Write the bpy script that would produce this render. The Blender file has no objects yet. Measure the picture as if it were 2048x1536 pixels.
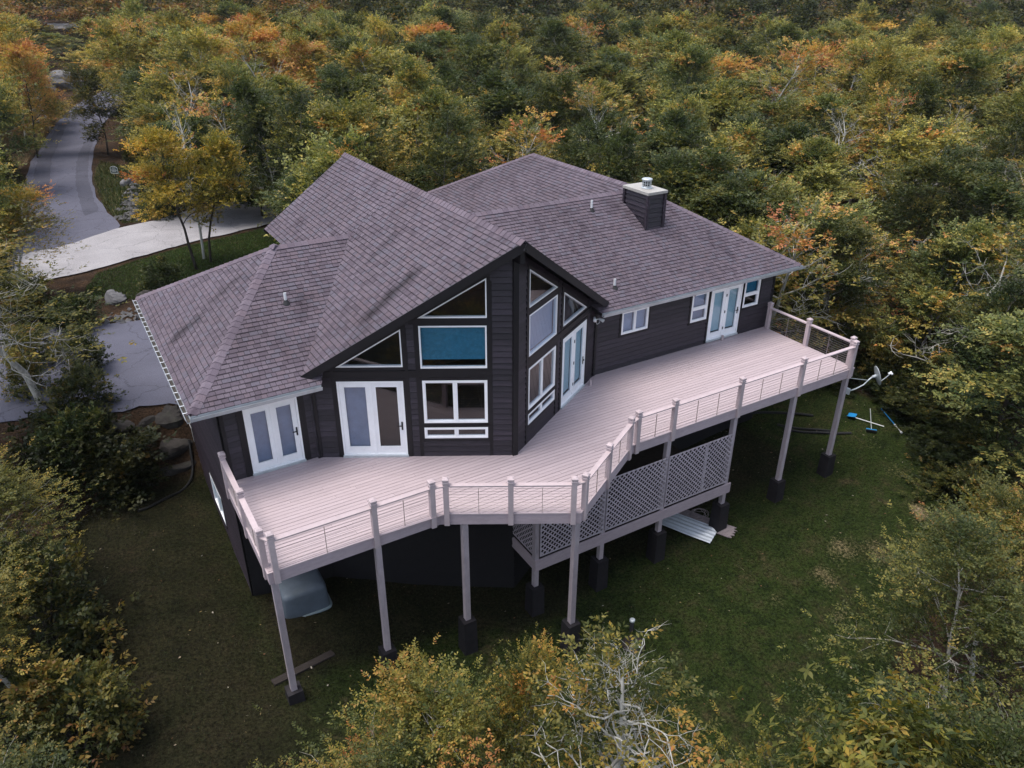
import bpy, math, random
import numpy as np
from mathutils import Vector, Matrix

# ------------------------------------------------------------------ camera, sky, sun, exposure
scene = bpy.context.scene
COL = scene.collection
scene.render.engine = 'CYCLES'
scene.cycles.use_denoising = True
scene.cycles.adaptive_threshold = 0.02
scene.cycles.max_bounces = 6
scene.cycles.diffuse_bounces = 3
scene.cycles.glossy_bounces = 3
scene.cycles.transmission_bounces = 3
scene.cycles.transparent_max_bounces = 8
scene.cycles.volume_bounces = 0
CAM_POS = (-9.722, -16.058, 12.114)
YAW, PITCH, ROLL, FPX = math.radians(30.966), math.radians(27.624), math.radians(0.139), 1541.9
d = Vector((math.sin(YAW)*math.cos(PITCH), math.cos(YAW)*math.cos(PITCH), -math.sin(PITCH)))
r = Vector((math.cos(YAW), -math.sin(YAW), 0)); u = r.cross(d)
rr = r*math.cos(ROLL)+u*math.sin(ROLL); uu = u*math.cos(ROLL)-r*math.sin(ROLL)
cd = bpy.data.cameras.new('camera'); cam = bpy.data.objects.new('camera', cd); COL.objects.link(cam)
cam.matrix_world = Matrix(((rr.x, uu.x, -d.x, CAM_POS[0]), (rr.y, uu.y, -d.y, CAM_POS[1]), (rr.z, uu.z, -d.z, CAM_POS[2]), (0, 0, 0, 1)))
cd.sensor_width = 36.0; cd.lens = FPX*36.0/2048.0; cd.clip_start = 0.2; cd.clip_end = 4000.0
scene.camera = cam

SUN_AZ, SUN_EL = math.radians(292.0), math.radians(73.0)     # azimuth clockwise from +Y
world = bpy.data.worlds.new('World'); scene.world = world; world.use_nodes = True
wn = world.node_tree; wn.nodes.clear()
sky = wn.nodes.new('ShaderNodeTexSky'); sky.sky_type = 'NISHITA'; sky.sun_disc = False
sky.sun_elevation = SUN_EL; sky.sun_rotation = SUN_AZ; sky.altitude = 1200; sky.air_density = 1.0; sky.dust_density = 4.0; sky.ozone_density = 1.0
hsv = wn.nodes.new('ShaderNodeHueSaturation'); hsv.inputs['Saturation'].default_value = 0.58
bg = wn.nodes.new('ShaderNodeBackground'); bg.inputs['Strength'].default_value = 0.15
wo = wn.nodes.new('ShaderNodeOutputWorld')
wn.links.new(sky.outputs[0], hsv.inputs['Color']); wn.links.new(hsv.outputs[0], bg.inputs['Color']); wn.links.new(bg.outputs[0], wo.inputs['Surface'])
sl = bpy.data.lights.new('sun', 'SUN'); sl.energy = 1.8; sl.angle = math.radians(32); sl.color = (1.0, 0.93, 0.85)
so = bpy.data.objects.new('sun', sl); COL.objects.link(so)
sdir = Vector((math.sin(SUN_AZ)*math.cos(SUN_EL), math.cos(SUN_AZ)*math.cos(SUN_EL), math.sin(SUN_EL)))
so.rotation_euler = sdir.to_track_quat('Z', 'Y').to_euler(); so.location = (0, 0, 60)
vs = scene.view_settings; vs.view_transform = 'Standard'; vs.look = 'None'; vs.gamma = 1.0; vs.use_curve_mapping = False
vs.exposure = 0.95

# ------------------------------------------------------------------ materials
MAT = {}
def nodes(name):
    m = bpy.data.materials.new(name); m.use_nodes = True; nt = m.node_tree; nt.nodes.clear()
    out = nt.nodes.new('ShaderNodeOutputMaterial'); MAT[name] = m
    return m, nt, out
def N(nt, t, **kw):
    n = nt.nodes.new(t)
    for k, v in kw.items():
        if k.startswith('_'): setattr(n, k[1:], v)
        else: n.inputs[k.replace('__', ' ')].default_value = v
    return n
def ramp(nt, fac, stops):
    n = nt.nodes.new('ShaderNodeValToRGB'); cr = n.color_ramp
    while len(cr.elements) < len(stops): cr.elements.new(0.5)
    for e, (p, c) in zip(cr.elements, stops): e.position = p; e.color = (*c, 1)
    nt.links.new(fac, n.inputs[0]); return n
def noise(nt, scale, detail=4, rough=0.6, stretch=None, coord='Object'):
    tc = nt.nodes.new('ShaderNodeTexCoord'); src = tc.outputs['Object' if coord == 'World' else coord]
    if coord == 'World':
        g = nt.nodes.new('ShaderNodeNewGeometry'); src = g.outputs['Position']
    if stretch:
        mp = nt.nodes.new('ShaderNodeMapping'); mp.inputs['Scale'].default_value = stretch; nt.links.new(src, mp.inputs[0]); src = mp.outputs[0]
    n = nt.nodes.new('ShaderNodeTexNoise'); n.inputs['Scale'].default_value = scale; n.inputs['Detail'].default_value = detail; n.inputs['Roughness'].default_value = rough
    nt.links.new(src, n.inputs['Vector']); return n
def mul(nt, a, b, fac=1.0, mode='MULTIPLY'):
    m = nt.nodes.new('ShaderNodeMix'); m.data_type = 'RGBA'; m.blend_type = mode; m.inputs['Factor'].default_value = fac
    nt.links.new(a, m.inputs['A'])
    if isinstance(b, tuple): m.inputs['B'].default_value = (*b, 1)
    else: nt.links.new(b, m.inputs['B'])
    return m
def paint(name, col, var=0.18, scale=3.0, rough=0.6, stretch=None, spec=0.3, rnd=0.12, bump=0.0, metal=0.0, dirt=None, dirt_amt=0.0, wn_world=True):
    """A painted / plain surface with uneven tone, object to object variation and optional stains."""
    m, nt, out = nodes(name)
    b = N(nt, 'ShaderNodeBsdfPrincipled', Roughness=rough, Metallic=metal); b.inputs['Specular IOR Level'].default_value = spec
    n = noise(nt, scale, 5, 0.65, stretch, 'World' if wn_world else 'Object')
    lo = tuple(c*(1-var) for c in col); hi = tuple(min(1, c*(1+var)) for c in col)
    c = ramp(nt, n.outputs['Fac'], [(0.3, lo), (0.7, hi)]).outputs[0]
    if rnd:
        oi = nt.nodes.new('ShaderNodeObjectInfo'); mr = nt.nodes.new('ShaderNodeMapRange')
        mr.inputs['To Min'].default_value = 1-rnd; mr.inputs['To Max'].default_value = 1+rnd
        nt.links.new(oi.outputs['Random'], mr.inputs['Value']); c = mul(nt, c, mr.outputs[0]).outputs['Result']
    if dirt:
        n2 = noise(nt, 1.3, 6, 0.7, None, 'World')
        f = ramp(nt, n2.outputs['Fac'], [(0.52, (0, 0, 0)), (0.75, (dirt_amt,)*3)])
        mx = nt.nodes.new('ShaderNodeMix'); mx.data_type = 'RGBA'; nt.links.new(f.outputs[0], mx.inputs['Factor']); nt.links.new(c, mx.inputs['A']); mx.inputs['B'].default_value = (*dirt, 1); c = mx.outputs['Result']
    nt.links.new(c, b.inputs['Base Color'])
    if bump:
        n3 = noise(nt, scale*6, 4, 0.6, stretch, 'World'); bp = N(nt, 'ShaderNodeBump', Strength=bump, Distance=0.02)
        nt.links.new(n3.outputs['Fac'], bp.inputs['Height']); nt.links.new(bp.outputs[0], b.inputs['Normal'])
    nt.links.new(b.outputs[0], out.inputs[0]); return m

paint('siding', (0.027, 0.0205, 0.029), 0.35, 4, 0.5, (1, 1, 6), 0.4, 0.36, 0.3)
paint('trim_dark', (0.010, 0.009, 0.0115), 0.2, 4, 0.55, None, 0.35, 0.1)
paint('soffit', (0.012, 0.011, 0.013), 0.2, 4, 0.8, None, 0.1, 0.05)
paint('white_paint', (0.86, 0.87, 0.89), 0.05, 3, 0.35, None, 0.5, 0.03)
paint('interior', (0.045, 0.043, 0.052), 0.2, 1, 0.9, None, 0.1, 0.0)
paint('deck', (0.42, 0.345, 0.362), 0.05, 3.0, 0.62, (0.35, 6, 1), 0.3, 0.05, 0.15, 0, (0.36, 0.29, 0.30), 0.35)
paint('rail_paint', (0.45, 0.372, 0.385), 0.08, 4, 0.55, None, 0.3, 0.06, 0.1)
paint('rim_paint', (0.42, 0.345, 0.375), 0.10, 4, 0.6, (1, 1, 4), 0.3, 0.06, 0.1, 0, (0.26, 0.22, 0.23), 0.4)
paint('post_paint', (0.40, 0.345, 0.37), 0.14, 4, 0.6, (3, 3, 0.7), 0.3, 0.08, 0.1, 0, (0.22, 0.2, 0.21), 0.45)
paint('lattice', (0.42, 0.37, 0.41), 0.1, 4, 0.65, None, 0.3, 0.10)
paint('pier', (0.015, 0.013, 0.016), 0.3, 5, 0.7, None, 0.3, 0.15, 0.3)
paint('steel', (0.42, 0.36, 0.34), 0.1, 5, 0.4, None, 0.5, 0.05, 0, 0.6)
paint('gutter', (0.42, 0.45, 0.48), 0.15, 3, 0.45, None, 0.5, 0.05, 0, 0.3)
paint('gutter_dark', (0.05, 0.045, 0.04), 0.2, 3, 0.9)
paint('galvanised', (0.50, 0.54, 0.56), 0.12, 4, 0.4, None, 0.5, 0.04, 0, 0.35)
paint('chase_cover', (0.36, 0.345, 0.32), 0.1, 3, 0.5, None, 0.4, 0.0, 0, 0.0, (0.35, 0.3, 0.25), 0.5)
paint('black', (0.008, 0.008, 0.009), 0.2, 4, 0.5)
paint('pipe_white', (0.75, 0.76, 0.77), 0.08, 4, 0.5)
paint('rubber', (0.03, 0.03, 0.033), 0.2, 4, 0.8)
paint('pipe_black', (0.012, 0.012, 0.013), 0.2, 4, 0.55)
paint('blind_cyan', (0.08, 0.28, 0.37), 0.18, 9, 0.8, None, 0.1, 0.0)
paint('blind_teal', (0.03, 0.22, 0.34), 0.12, 5, 0.8, None, 0.1, 0.0)
paint('blind_pale', (0.55, 0.74, 0.74), 0.05, 3, 0.8, None, 0.1, 0.05)
paint('blind_grey', (0.46, 0.52, 0.64), 0.06, 3, 0.8, None, 0.1, 0.05)
paint('louver', (0.30, 0.34, 0.43), 0.12, 3, 0.7, None, 0.1, 0.05)
paint('tub_blue', (0.095, 0.118, 0.148), 0.15, 3, 0.55, None, 0.3, 0, 0.1, 0, (0.10, 0.12, 0.12), 0.5)
paint('tub_rim', (0.20, 0.25, 0.27), 0.12, 4, 0.55, None, 0.3, 0, 0.1, 0, (0.2, 0.22, 0.2), 0.6)
paint('blue_plastic', (0.015, 0.20, 0.46), 0.1, 4, 0.4)
paint('sheet_metal', (0.62, 0.66, 0.70), 0.08, 5, 0.45, None, 0.5, 0, 0, 0.2)
paint('old_wood', (0.30, 0.25, 0.25), 0.3, 6, 0.85, (1, 5, 1), 0.1, 0.1, 0.4)
paint('grey_timber', (0.032, 0.027, 0.025), 0.3, 5, 0.9, (1, 5, 1), 0.1, 0.15, 0.4)
paint('sign_green', (0.008, 0.03, 0.02), 0.1, 4, 0.5)
paint('rock', (0.042, 0.038, 0.036), 0.5, 1.8, 0.9, None, 0.15, 0.25, 0.8, 0, (0.06, 0.06, 0.05), 0.8)
paint('rock_pale', (0.15, 0.147, 0.152), 0.4, 1.2, 0.9, None, 0.15, 0.2, 0.8, 0, (0.15, 0.15, 0.14), 0.7)
paint('bark_white', (0.43, 0.42, 0.38), 0.35, 7, 0.9, (1, 1, 0.4), 0.1, 0.1, 0.5, 0, (0.12, 0.11, 0.10), 0.7, False)
paint('bark_pale', (0.36, 0.34, 0.30), 0.45, 7, 0.9, (1, 1, 0.4), 0.1, 0.15, 0.5, 0, (0.10, 0.09, 0.08), 0.8, False)
paint('bark_grey', (0.15, 0.14, 0.13), 0.5, 6, 0.9, (1, 1, 0.4), 0.1, 0.2, 0.5, 0, (0.05, 0.045, 0.04), 0.8, False)
paint('bark_dark', (0.05, 0.043, 0.037), 0.4, 6, 0.95, (1, 1, 0.4), 0.1, 0.2, 0.5, 0, None, 0, False)

# window glass: clear with a real Fresnel reflection
m, nt, out = nodes('glass')
fr = N(nt, 'ShaderNodeFresnel', IOR=1.9); tr = N(nt, 'ShaderNodeBsdfTransparent'); tr.inputs[0].default_value = (0.80, 0.85, 0.90, 1)
gl = N(nt, 'ShaderNodeBsdfAnisotropic') if False else N(nt, 'ShaderNodeBsdfGlossy', Roughness=0.02)
gb = nt.nodes.new('ShaderNodeNewGeometry'); sb = nt.nodes.new('ShaderNodeMath'); sb.operation = 'SUBTRACT'; sb.inputs[0].default_value = 1.0; nt.links.new(gb.outputs['Backfacing'], sb.inputs[1]); fm = nt.nodes.new('ShaderNodeMath'); fm.operation = 'MULTIPLY'; nt.links.new(fr.outputs[0], fm.inputs[0]); nt.links.new(sb.outputs[0], fm.inputs[1])
mx = nt.nodes.new('ShaderNodeMixShader'); nt.links.new(fm.outputs[0], mx.inputs[0]); nt.links.new(tr.outputs[0], mx.inputs[1]); nt.links.new(gl.outputs[0], mx.inputs[2]); nt.links.new(mx.outputs[0], out.inputs[0])

# asphalt shingles: tone per shingle from the mesh, grain from noise
STAINS = [(-3.7, -1.5, 2.30, .34, .75), (-7.9, -6.6, 6.45, .34, .6), (-6.7, -5.2, 6.68, .30, .4), (-2.6, -1.0, 4.6, .3, .28), (-4.4, -3.1, 1.9, .3, .25), (6.9, 8.0, 15.8, .5, .3)]
m, nt, out = nodes('shingle')
b = N(nt, 'ShaderNodeBsdfPrincipled', Roughness=0.88); b.inputs['Specular IOR Level'].default_value = 0.2
at = N(nt, 'ShaderNodeAttribute', _attribute_name='tone')
g1 = noise(nt, 60, 3, 0.7, None, 'World'); c1 = ramp(nt, g1.outputs['Fac'], [(0.3, (0.72, 0.72, 0.72)), (0.7, (1.25, 1.25, 1.25))])
g2 = noise(nt, 0.45, 5, 0.6, None, 'World'); c2 = ramp(nt, g2.outputs['Fac'], [(0.3, (0.86, 0.84, 0.84)), (0.7, (1.14, 1.13, 1.15))])
a1 = mul(nt, at.outputs['Color'], c1.outputs[0]); a2 = mul(nt, a1.outputs['Result'], c2.outputs[0])
# run-off streaks down the slope (wear)
g3 = noise(nt, 1.0, 3, 0.5, (1.1, 0.55, 0.25), 'World'); c3 = ramp(nt, g3.outputs['Fac'], [(0.28, (0.62, 0.60, 0.62)), (0.40, (1, 1, 1))])
a3 = mul(nt, a2.outputs['Result'], c3.outputs[0])
# soot and moss stains that run down the slope: (x0, x1, y, half width, strength)
gp = nt.nodes.new('ShaderNodeNewGeometry'); sx_ = nt.nodes.new('ShaderNodeSeparateXYZ'); nt.links.new(gp.outputs['Position'], sx_.inputs[0])
wob = noise(nt, 0.9, 3, 0.6, None, 'World')
def mth(op, a, b=None, clamp=False):
    n = nt.nodes.new('ShaderNodeMath'); n.operation = op; n.use_clamp = clamp
    for i, v in enumerate((a, b)):
        if v is None: continue
        if isinstance(v, (int, float)): n.inputs[i].default_value = v
        else: nt.links.new(v, n.inputs[i])
    return n.outputs[0]
cur = a3.outputs['Result']
for x0, x1, y0, hw, st in STAINS:
    dy = mth('ABSOLUTE', mth('ADD', mth('SUBTRACT', sx_.outputs['Y'], y0), mth('MULTIPLY', mth('SUBTRACT', wob.outputs['Fac'], 0.5), 0.5)))
    fy = mth('SUBTRACT', 1.0, mth('DIVIDE', dy, hw), True); ux = mth('DIVIDE', mth('SUBTRACT', sx_.outputs['X'], x0), x1-x0)
    fx = mth('MULTIPLY', mth('MULTIPLY', ux, 4.0, True), mth('MULTIPLY', mth('SUBTRACT', 1.0, ux), 5.0, True), True)
    k = mth('SUBTRACT', 1.0, mth('MULTIPLY', mth('MULTIPLY', fx, fy), st)); cur = mul(nt, cur, k).outputs['Result']
nt.links.new(cur, b.inputs['Base Color']); nt.links.new(b.outputs[0], out.inputs[0])

# leaves: colour per leaf from the mesh, tint per tree
def leaf_mat(name, transl, rough):
    m, nt, out = nodes(name)
    at = N(nt, 'ShaderNodeAttribute', _attribute_name='leafcol'); oi = nt.nodes.new('ShaderNodeObjectInfo')
    c = mul(nt, at.outputs['Color'], oi.outputs['Color']).outputs['Result']
    b = N(nt, 'ShaderNodeBsdfPrincipled', Roughness=rough); b.inputs['Specular IOR Level'].default_value = 0.25
    t = nt.nodes.new('ShaderNodeBsdfTranslucent'); nt.links.new(c, b.inputs['Base Color'])
    c2 = mul(nt, c, (1.15, 1.1, 0.6)); nt.links.new(c2.outputs['Result'], t.inputs['Color'])
    mx = nt.nodes.new('ShaderNodeMixShader'); mx.inputs[0].default_value = transl
    nt.links.new(b.outputs[0], mx.inputs[1]); nt.links.new(t.outputs[0], mx.inputs[2]); nt.links.new(mx.outputs[0], out.inputs[0])
leaf_mat('leaf', 0.36, 0.5)

# road surfaces
def road(name, col, spots, patch):
    m, nt, out = nodes(name); b = N(nt, 'ShaderNodeBsdfPrincipled', Roughness=0.9); b.inputs['Specular IOR Level'].default_value = 0.2
    g = noise(nt, 0.5, 6, 0.65, None, 'World'); c = ramp(nt, g.outputs['Fac'], [(0.3, tuple(x*(1-patch) for x in col)), (0.7, tuple(x*(1+patch) for x in col))])
    g2 = noise(nt, 35, 3, 0.8, None, 'World'); c2 = ramp(nt, g2.outputs['Fac'], [(0.35, (1-spots,)*3), (0.65, (1+spots,)*3)])
    a = mul(nt, c.outputs[0], c2.outputs[0])
    vz = nt.nodes.new('ShaderNodeTexVoronoi'); vz.feature = 'DISTANCE_TO_EDGE'; vz.inputs['Scale'].default_value = 0.35
    gg = nt.nodes.new('ShaderNodeNewGeometry'); wv = noise(nt, 1.2, 4, 0.6, None, 'World'); va = nt.nodes.new('ShaderNodeVectorMath'); va.operation = 'ADD'
    nt.links.new(gg.outputs['Position'], va.inputs[0]); nt.links.new(wv.outputs['Color'], va.inputs[1]); nt.links.new(va.outputs[0], vz.inputs['Vector'])
    cr = ramp(nt, vz.outputs['Distance'], [(0.0, (0.6, 0.6, 0.6)), (0.012, (1, 1, 1))]); a = mul(nt, a.outputs['Result'], cr.outputs[0])
    nt.links.new(a.outputs['Result'], b.inputs['Base Color'])
    bp = N(nt, 'ShaderNodeBump', Strength=0.4, Distance=0.02); nt.links.new(g2.outputs['Fac'], bp.inputs['Height']); nt.links.new(bp.outputs[0], b.inputs['Normal'])
    nt.links.new(b.outputs[0], out.inputs[0])
road('asphalt', (0.098, 0.099, 0.132), 0.2, 0.12)
road('asphalt_dark', (0.072, 0.073, 0.097), 0.25, 0.12)
road('asphalt_old', (0.31, 0.30, 0.315), 0.3, 0.16)

# ground: vertex masks (lawn / forest floor / tan grass), broken by noise
m, nt, out = nodes('ground'); b = N(nt, 'ShaderNodeBsdfPrincipled', Roughness=0.95); b.inputs['Specular IOR Level'].default_value = 0.08
at = N(nt, 'ShaderNodeAttribute', _attribute_name='mask'); sp = nt.nodes.new('ShaderNodeSeparateColor'); nt.links.new(at.outputs['Color'], sp.inputs[0])
n1 = noise(nt, 1.3, 8, 0.72, None, 'World'); n2 = noise(nt, 12, 6, 0.8, None, 'World'); n3 = noise(nt, 0.9, 5, 0.6, (1, 1, 1), 'World'); n4 = noise(nt, 60, 3, 0.7, None, 'World')
green = ramp(nt, n1.outputs['Fac'], [(0.32, (0.009, 0.015, 0.005)), (0.48, (0.020, 0.031, 0.0075)), (0.60, (0.027, 0.031, 0.011)), (0.72, (0.062, 0.047, 0.026))])
gd = ramp(nt, n2.outputs['Fac'], [(0.40, (0.35, 0.35, 0.35)), (0.62, (1.75, 1.72, 1.65))]); gd2 = ramp(nt, n4.outputs['Fac'], [(0.3, (0.4, 0.4, 0.4)), (0.7, (1.7, 1.7, 1.7))])
green2 = mul(nt, mul(nt, green.outputs[0], gd.outputs[0]).outputs['Result'], gd2.outputs[0])
brn = ramp(nt, n3.outputs['Fac'], [(0.3, (0.010, 0.0085, 0.0055)), (0.6, (0.021, 0.0165, 0.0105))]); brm = nt.nodes.new('ShaderNodeMix'); brm.data_type = 'RGBA'; nt.links.new(sp.outputs['Blue'], brm.inputs['Factor']); nt.links.new(green2.outputs['Result'], brm.inputs['A']); brn2 = mul(nt, brn.outputs[0], gd.outputs[0]); nt.links.new(brn2.outputs['Result'], brm.inputs['B']); green2 = brm
floor_ = ramp(nt, n3.outputs['Fac'], [(0.3, (0.020, 0.014, 0.010)), (0.55, (0.045, 0.028, 0.018)), (0.75, (0.075, 0.045, 0.026))]); floor2 = mul(nt, floor_.outputs[0], gd.outputs[0])
tan = ramp(nt, n2.outputs['Fac'], [(0.3, (0.12, 0.085, 0.045)), (0.7, (0.36, 0.27, 0.16))])
def nmask(sock, sc=0.45):
    a = nt.nodes.new('ShaderNodeMath'); a.operation = 'MULTIPLY_ADD'; a.inputs[1].default_value = sc; a.inputs[2].default_value = -sc*0.5; nt.links.new(n2.outputs['Fac'], a.inputs[0])
    a2 = nt.nodes.new('ShaderNodeMath'); a2.operation = 'ADD'; a2.use_clamp = True; nt.links.new(sock, a2.inputs[0]); nt.links.new(a.outputs[0], a2.inputs[1])
    rp = ramp(nt, a2.outputs[0], [(0.35, (0, 0, 0)), (0.65, (1, 1, 1))]); return rp.outputs[0]
mA = nt.nodes.new('ShaderNodeMix'); mA.data_type = 'RGBA'; nt.links.new(nmask(sp.outputs['Red']), mA.inputs['Factor']); nt.links.new(floor2.outputs['Result'], mA.inputs['A']); nt.links.new(green2.outputs['Result'], mA.inputs['B'])
mB = nt.nodes.new('ShaderNodeMix'); mB.data_type = 'RGBA'; nt.links.new(nmask(sp.outputs['Green'], 0.9), mB.inputs['Factor']); nt.links.new(mA.outputs['Result'], mB.inputs['A']); nt.links.new(tan.outputs[0], mB.inputs['B'])
nt.links.new(mB.outputs['Result'], b.inputs['Base Color'])
bp = N(nt, 'ShaderNodeBump', Strength=0.9, Distance=0.08); nt.links.new(n2.outputs['Fac'], bp.inputs['Height']); nt.links.new(bp.outputs[0], b.inputs['Normal']); nt.links.new(b.outputs[0], out.inputs[0])

# grass blades colour from the mesh
m, nt, out = nodes('blade'); b = N(nt, 'ShaderNodeBsdfPrincipled', Roughness=0.7); b.inputs['Specular IOR Level'].default_value = 0.2
at = N(nt, 'ShaderNodeAttribute', _attribute_name='leafcol'); nt.links.new(at.outputs['Color'], b.inputs['Base Color']); nt.links.new(b.outputs[0], out.inputs[0])

# ------------------------------------------------------------------ helpers
RNG = random.Random(7)
def V(*a): return Vector(a)
class MB:
    def __init__(self): self.v = []; self.f = []; self.c = None
    def add(self, vs, fs):
        b = len(self.v); self.v += [tuple(p) for p in vs]; self.f += [tuple(i+b for i in f) for f in fs]; return self
    def box(self, x0, x1, y0, y1, z0, z1):
        return self.add([(x0,y0,z0),(x1,y0,z0),(x1,y1,z0),(x0,y1,z0),(x0,y0,z1),(x1,y0,z1),(x1,y1,z1),(x0,y1,z1)],
                        [(0,3,2,1),(4,5,6,7),(0,1,5,4),(1,2,6,5),(2,3,7,6),(3,0,4,7)])
    def bar(self, a, b, w, h, up=(0,0,1)):
        """box along a-b, w wide, h high (centred)"""
        a = Vector(a); b = Vector(b); t = (b-a).normalized(); s = t.cross(Vector(up))
        if s.length < 1e-5: s = t.cross(Vector((0, 1, 0)))
        s.normalize(); n = s.cross(t); s *= w/2; n *= h/2
        return self.add([a-s-n, a+s-n, a+s+n, a-s+n, b-s-n, b+s-n, b+s+n, b-s+n], [(0,1,2,3),(7,6,5,4),(0,4,5,1),(1,5,6,2),(2,6,7,3),(3,7,4,0)])
    def prism(self, poly, n0, n1, F):
        """2D polygon (ccw seen from outside) extruded along the normal; F(s,z,n)->xyz; n1 may be a function of (s,z)"""
        k = len(poly); g = n1 if callable(n1) else (lambda s, z: n1)
        vs = [F(s, z, n0) for s, z in poly]+[F(s, z, g(s, z)) for s, z in poly]
        fs = [tuple(range(k-1, -1, -1)), tuple(range(k, 2*k))]+[(i, (i+1) % k, k+(i+1) % k, k+i) for i in range(k)]
        return self.add(vs, fs)
    def ring(self, Qo, Qi, n0, n1, F):
        k = len(Qo); vs = [F(s, z, n) for n in (n0, n1) for Q in (Qo, Qi) for s, z in Q]; fs = []
        for i in range(k):
            j = (i+1) % k
            fs += [(2*k+i, 2*k+j, 3*k+j, 3*k+i), (i, k+i, k+j, j), (i, j, 2*k+j, 2*k+i), (k+i, 3*k+i, 3*k+j, k+j)]
        return self.add(vs, fs)
    def tube(self, pts, rad, n=8, caps=True):
        pts = [Vector(p) for p in pts]; rad = rad if isinstance(rad, (list, tuple)) else [rad]*len(pts); b = len(self.v); up = Vector((0.13, 0.31, 0.94))
        for i, p in enumerate(pts):
            t = (pts[min(i+1, len(pts)-1)]-pts[max(i-1, 0)]).normalized(); s = t.cross(up)
            if s.length < 1e-3: s = t.cross(Vector((1, 0, 0)))
            s.normalize(); q = s.cross(t)
            for k in range(n):
                a = 2*math.pi*k/n; self.v.append(tuple(p+(s*math.cos(a)+q*math.sin(a))*rad[i]))
        for i in range(len(pts)-1):
            for k in range(n):
                k2 = (k+1) % n; self.f.append((b+i*n+k, b+i*n+k2, b+(i+1)*n+k2, b+(i+1)*n+k))
        if caps:
            self.f.append(tuple(b+k for k in range(n-1, -1, -1))); self.f.append(tuple(b+(len(pts)-1)*n+k for k in range(n)))
        return self
    def lathe(self, c, prof, n=20):
        b = len(self.v)
        for r_, z in prof:
            for k in range(n):
                a = 2*math.pi*k/n; self.v.append((c[0]+r_*math.cos(a), c[1]+r_*math.sin(a), c[2]+z))
        for i in range(len(prof)-1):
            for k in range(n):
                k2 = (k+1) % n; self.f.append((b+i*n+k, b+i*n+k2, b+(i+1)*n+k2, b+(i+1)*n+k))
        self.f.append(tuple(b+k for k in range(n-1, -1, -1))); self.f.append(tuple(b+(len(prof)-1)*n+k for k in range(n)))
        return self
    def mesh(self, name, mat, smooth=False, tone=None):
        me = bpy.data.meshes.new(name); me.from_pydata(self.v, [], self.f); me.materials.append(MAT[mat])
        if tone is not None:
            a = me.color_attributes.new('tone', 'FLOAT_COLOR', 'POINT'); arr = np.ones((len(self.v), 4), np.float32); arr[:, :3] = np.array(tone, np.float32); a.data.foreach_set('color', arr.ravel())
        if smooth: me.polygons.foreach_set('use_smooth', [True]*len(me.polygons))
        me.update(); return me
    def build(self, name, mat, parent=None, smooth=False, tone=None):
        return link(name, self.mesh(name, mat, smooth, tone), parent)
def link(name, me, parent=None, mw=None):
    o = bpy.data.objects.new(name, me); COL.objects.link(o)
    if parent is not None:
        o.parent = parent; o.matrix_parent_inverse = WM[parent.name].inverted() if parent.name in WM else Matrix.Identity(4)
    if mw is not None: o.matrix_basis = mw
    if parent is not None and mw is not None: pass
    return o
WM = {}
def thing(name, loc, label, cat, group=None):
    o = bpy.data.objects.new(name, None); COL.objects.link(o); o.location = loc; o.empty_display_size = 0.2
    WM[o.name] = Matrix.Translation(Vector(loc)); return tag(o, label, cat, group)
def tag(o, label, cat, group=None, kind=None):
    if label: o['label'] = label
    if cat: o['category'] = cat
    if group: o['group'] = group
    if kind: o['kind'] = kind
    return o
def sm(a, b, t):
    t = np.clip((t-a)/(b-a), 0, 1); return t*t*(3-2*t)
def hgt(x, y):
    x = np.asarray(x, float); y = np.asarray(y, float); dd = x-2.0
    fr = -5.1+np.minimum(np.where(dd < 0, .0095, .005)*dd*dd, 1.3)-0.13*np.clip(-3.2-y, 0, 40)
    fr = fr+0.05*np.clip(y+1, 0, 12)
    bk = -1.35+0.02*np.maximum(0, np.minimum(y, 500)-34)+0.10*np.clip(x*.515+y*.857-98, 0, 150)
    q = sm(10, 22, x); a = 8.6*(1-q)+2*q; b = 11.2*(1-q)+34*q
    t = np.clip((y-a)/(b-a), 0, 1); t = t*t*(3-2*t)
    return fr*(1-t)+bk*t+0.06*np.sin(.9*x+.4*y)*np.sin(.7*y-.3*x)
def H(x, y): return float(hgt(x, y))
def inpoly(px, py, poly):
    c = np.zeros(np.shape(px), bool); n = len(poly)
    for i in range(n):
        x0, y0 = poly[i]; x1, y1 = poly[(i+1) % n]
        if y0 == y1: continue
        c ^= ((y0 > py) != (y1 > py)) & (px < (x1-x0)*(py-y0)/(y1-y0)+x0)
    return c
def clip2(poly, a, b, c):
    out = []; k = len(poly)
    for i in range(k):
        p = poly[i]; q = poly[(i+1) % k]; dp = a*p[0]+b*p[1]+c; dq = a*q[0]+b*q[1]+c
        if dp >= 0: out.append(p)
        if (dp > 0 and dq < 0) or (dp < 0 and dq > 0):
            t = dp/(dp-dq); out.append((p[0]+(q[0]-p[0])*t, p[1]+(q[1]-p[1])*t))
    return out
def edges(Q): return [(Q[i], Q[(i+1) % len(Q)]) for i in range(len(Q))]
def inside(poly, Q):
    for p, q in edges(Q):
        ex, ey = q[0]-p[0], q[1]-p[1]; poly = clip2(poly, -ey, ex, ey*p[0]-ex*p[1])
        if len(poly) < 3: return []
    return poly
def area(P): return 0.5*abs(sum(p[0]*q[1]-q[0]*p[1] for p, q in edges(P))) if len(P) > 2 else 0
def minus(poly, Q):
    if area(inside(poly, Q)) < 1e-6: return [poly]
    out = []; R_ = poly
    for p, q in edges(Q):
        ex, ey = q[0]-p[0], q[1]-p[1]; o = clip2(R_, ey, -ex, -(ey*p[0]-ex*p[1]))
        if area(o) > 1e-5: out.append(o)
        R_ = clip2(R_, -ey, ex, ey*p[0]-ex*p[1])
        if area(R_) < 1e-6: break
    return out
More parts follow.
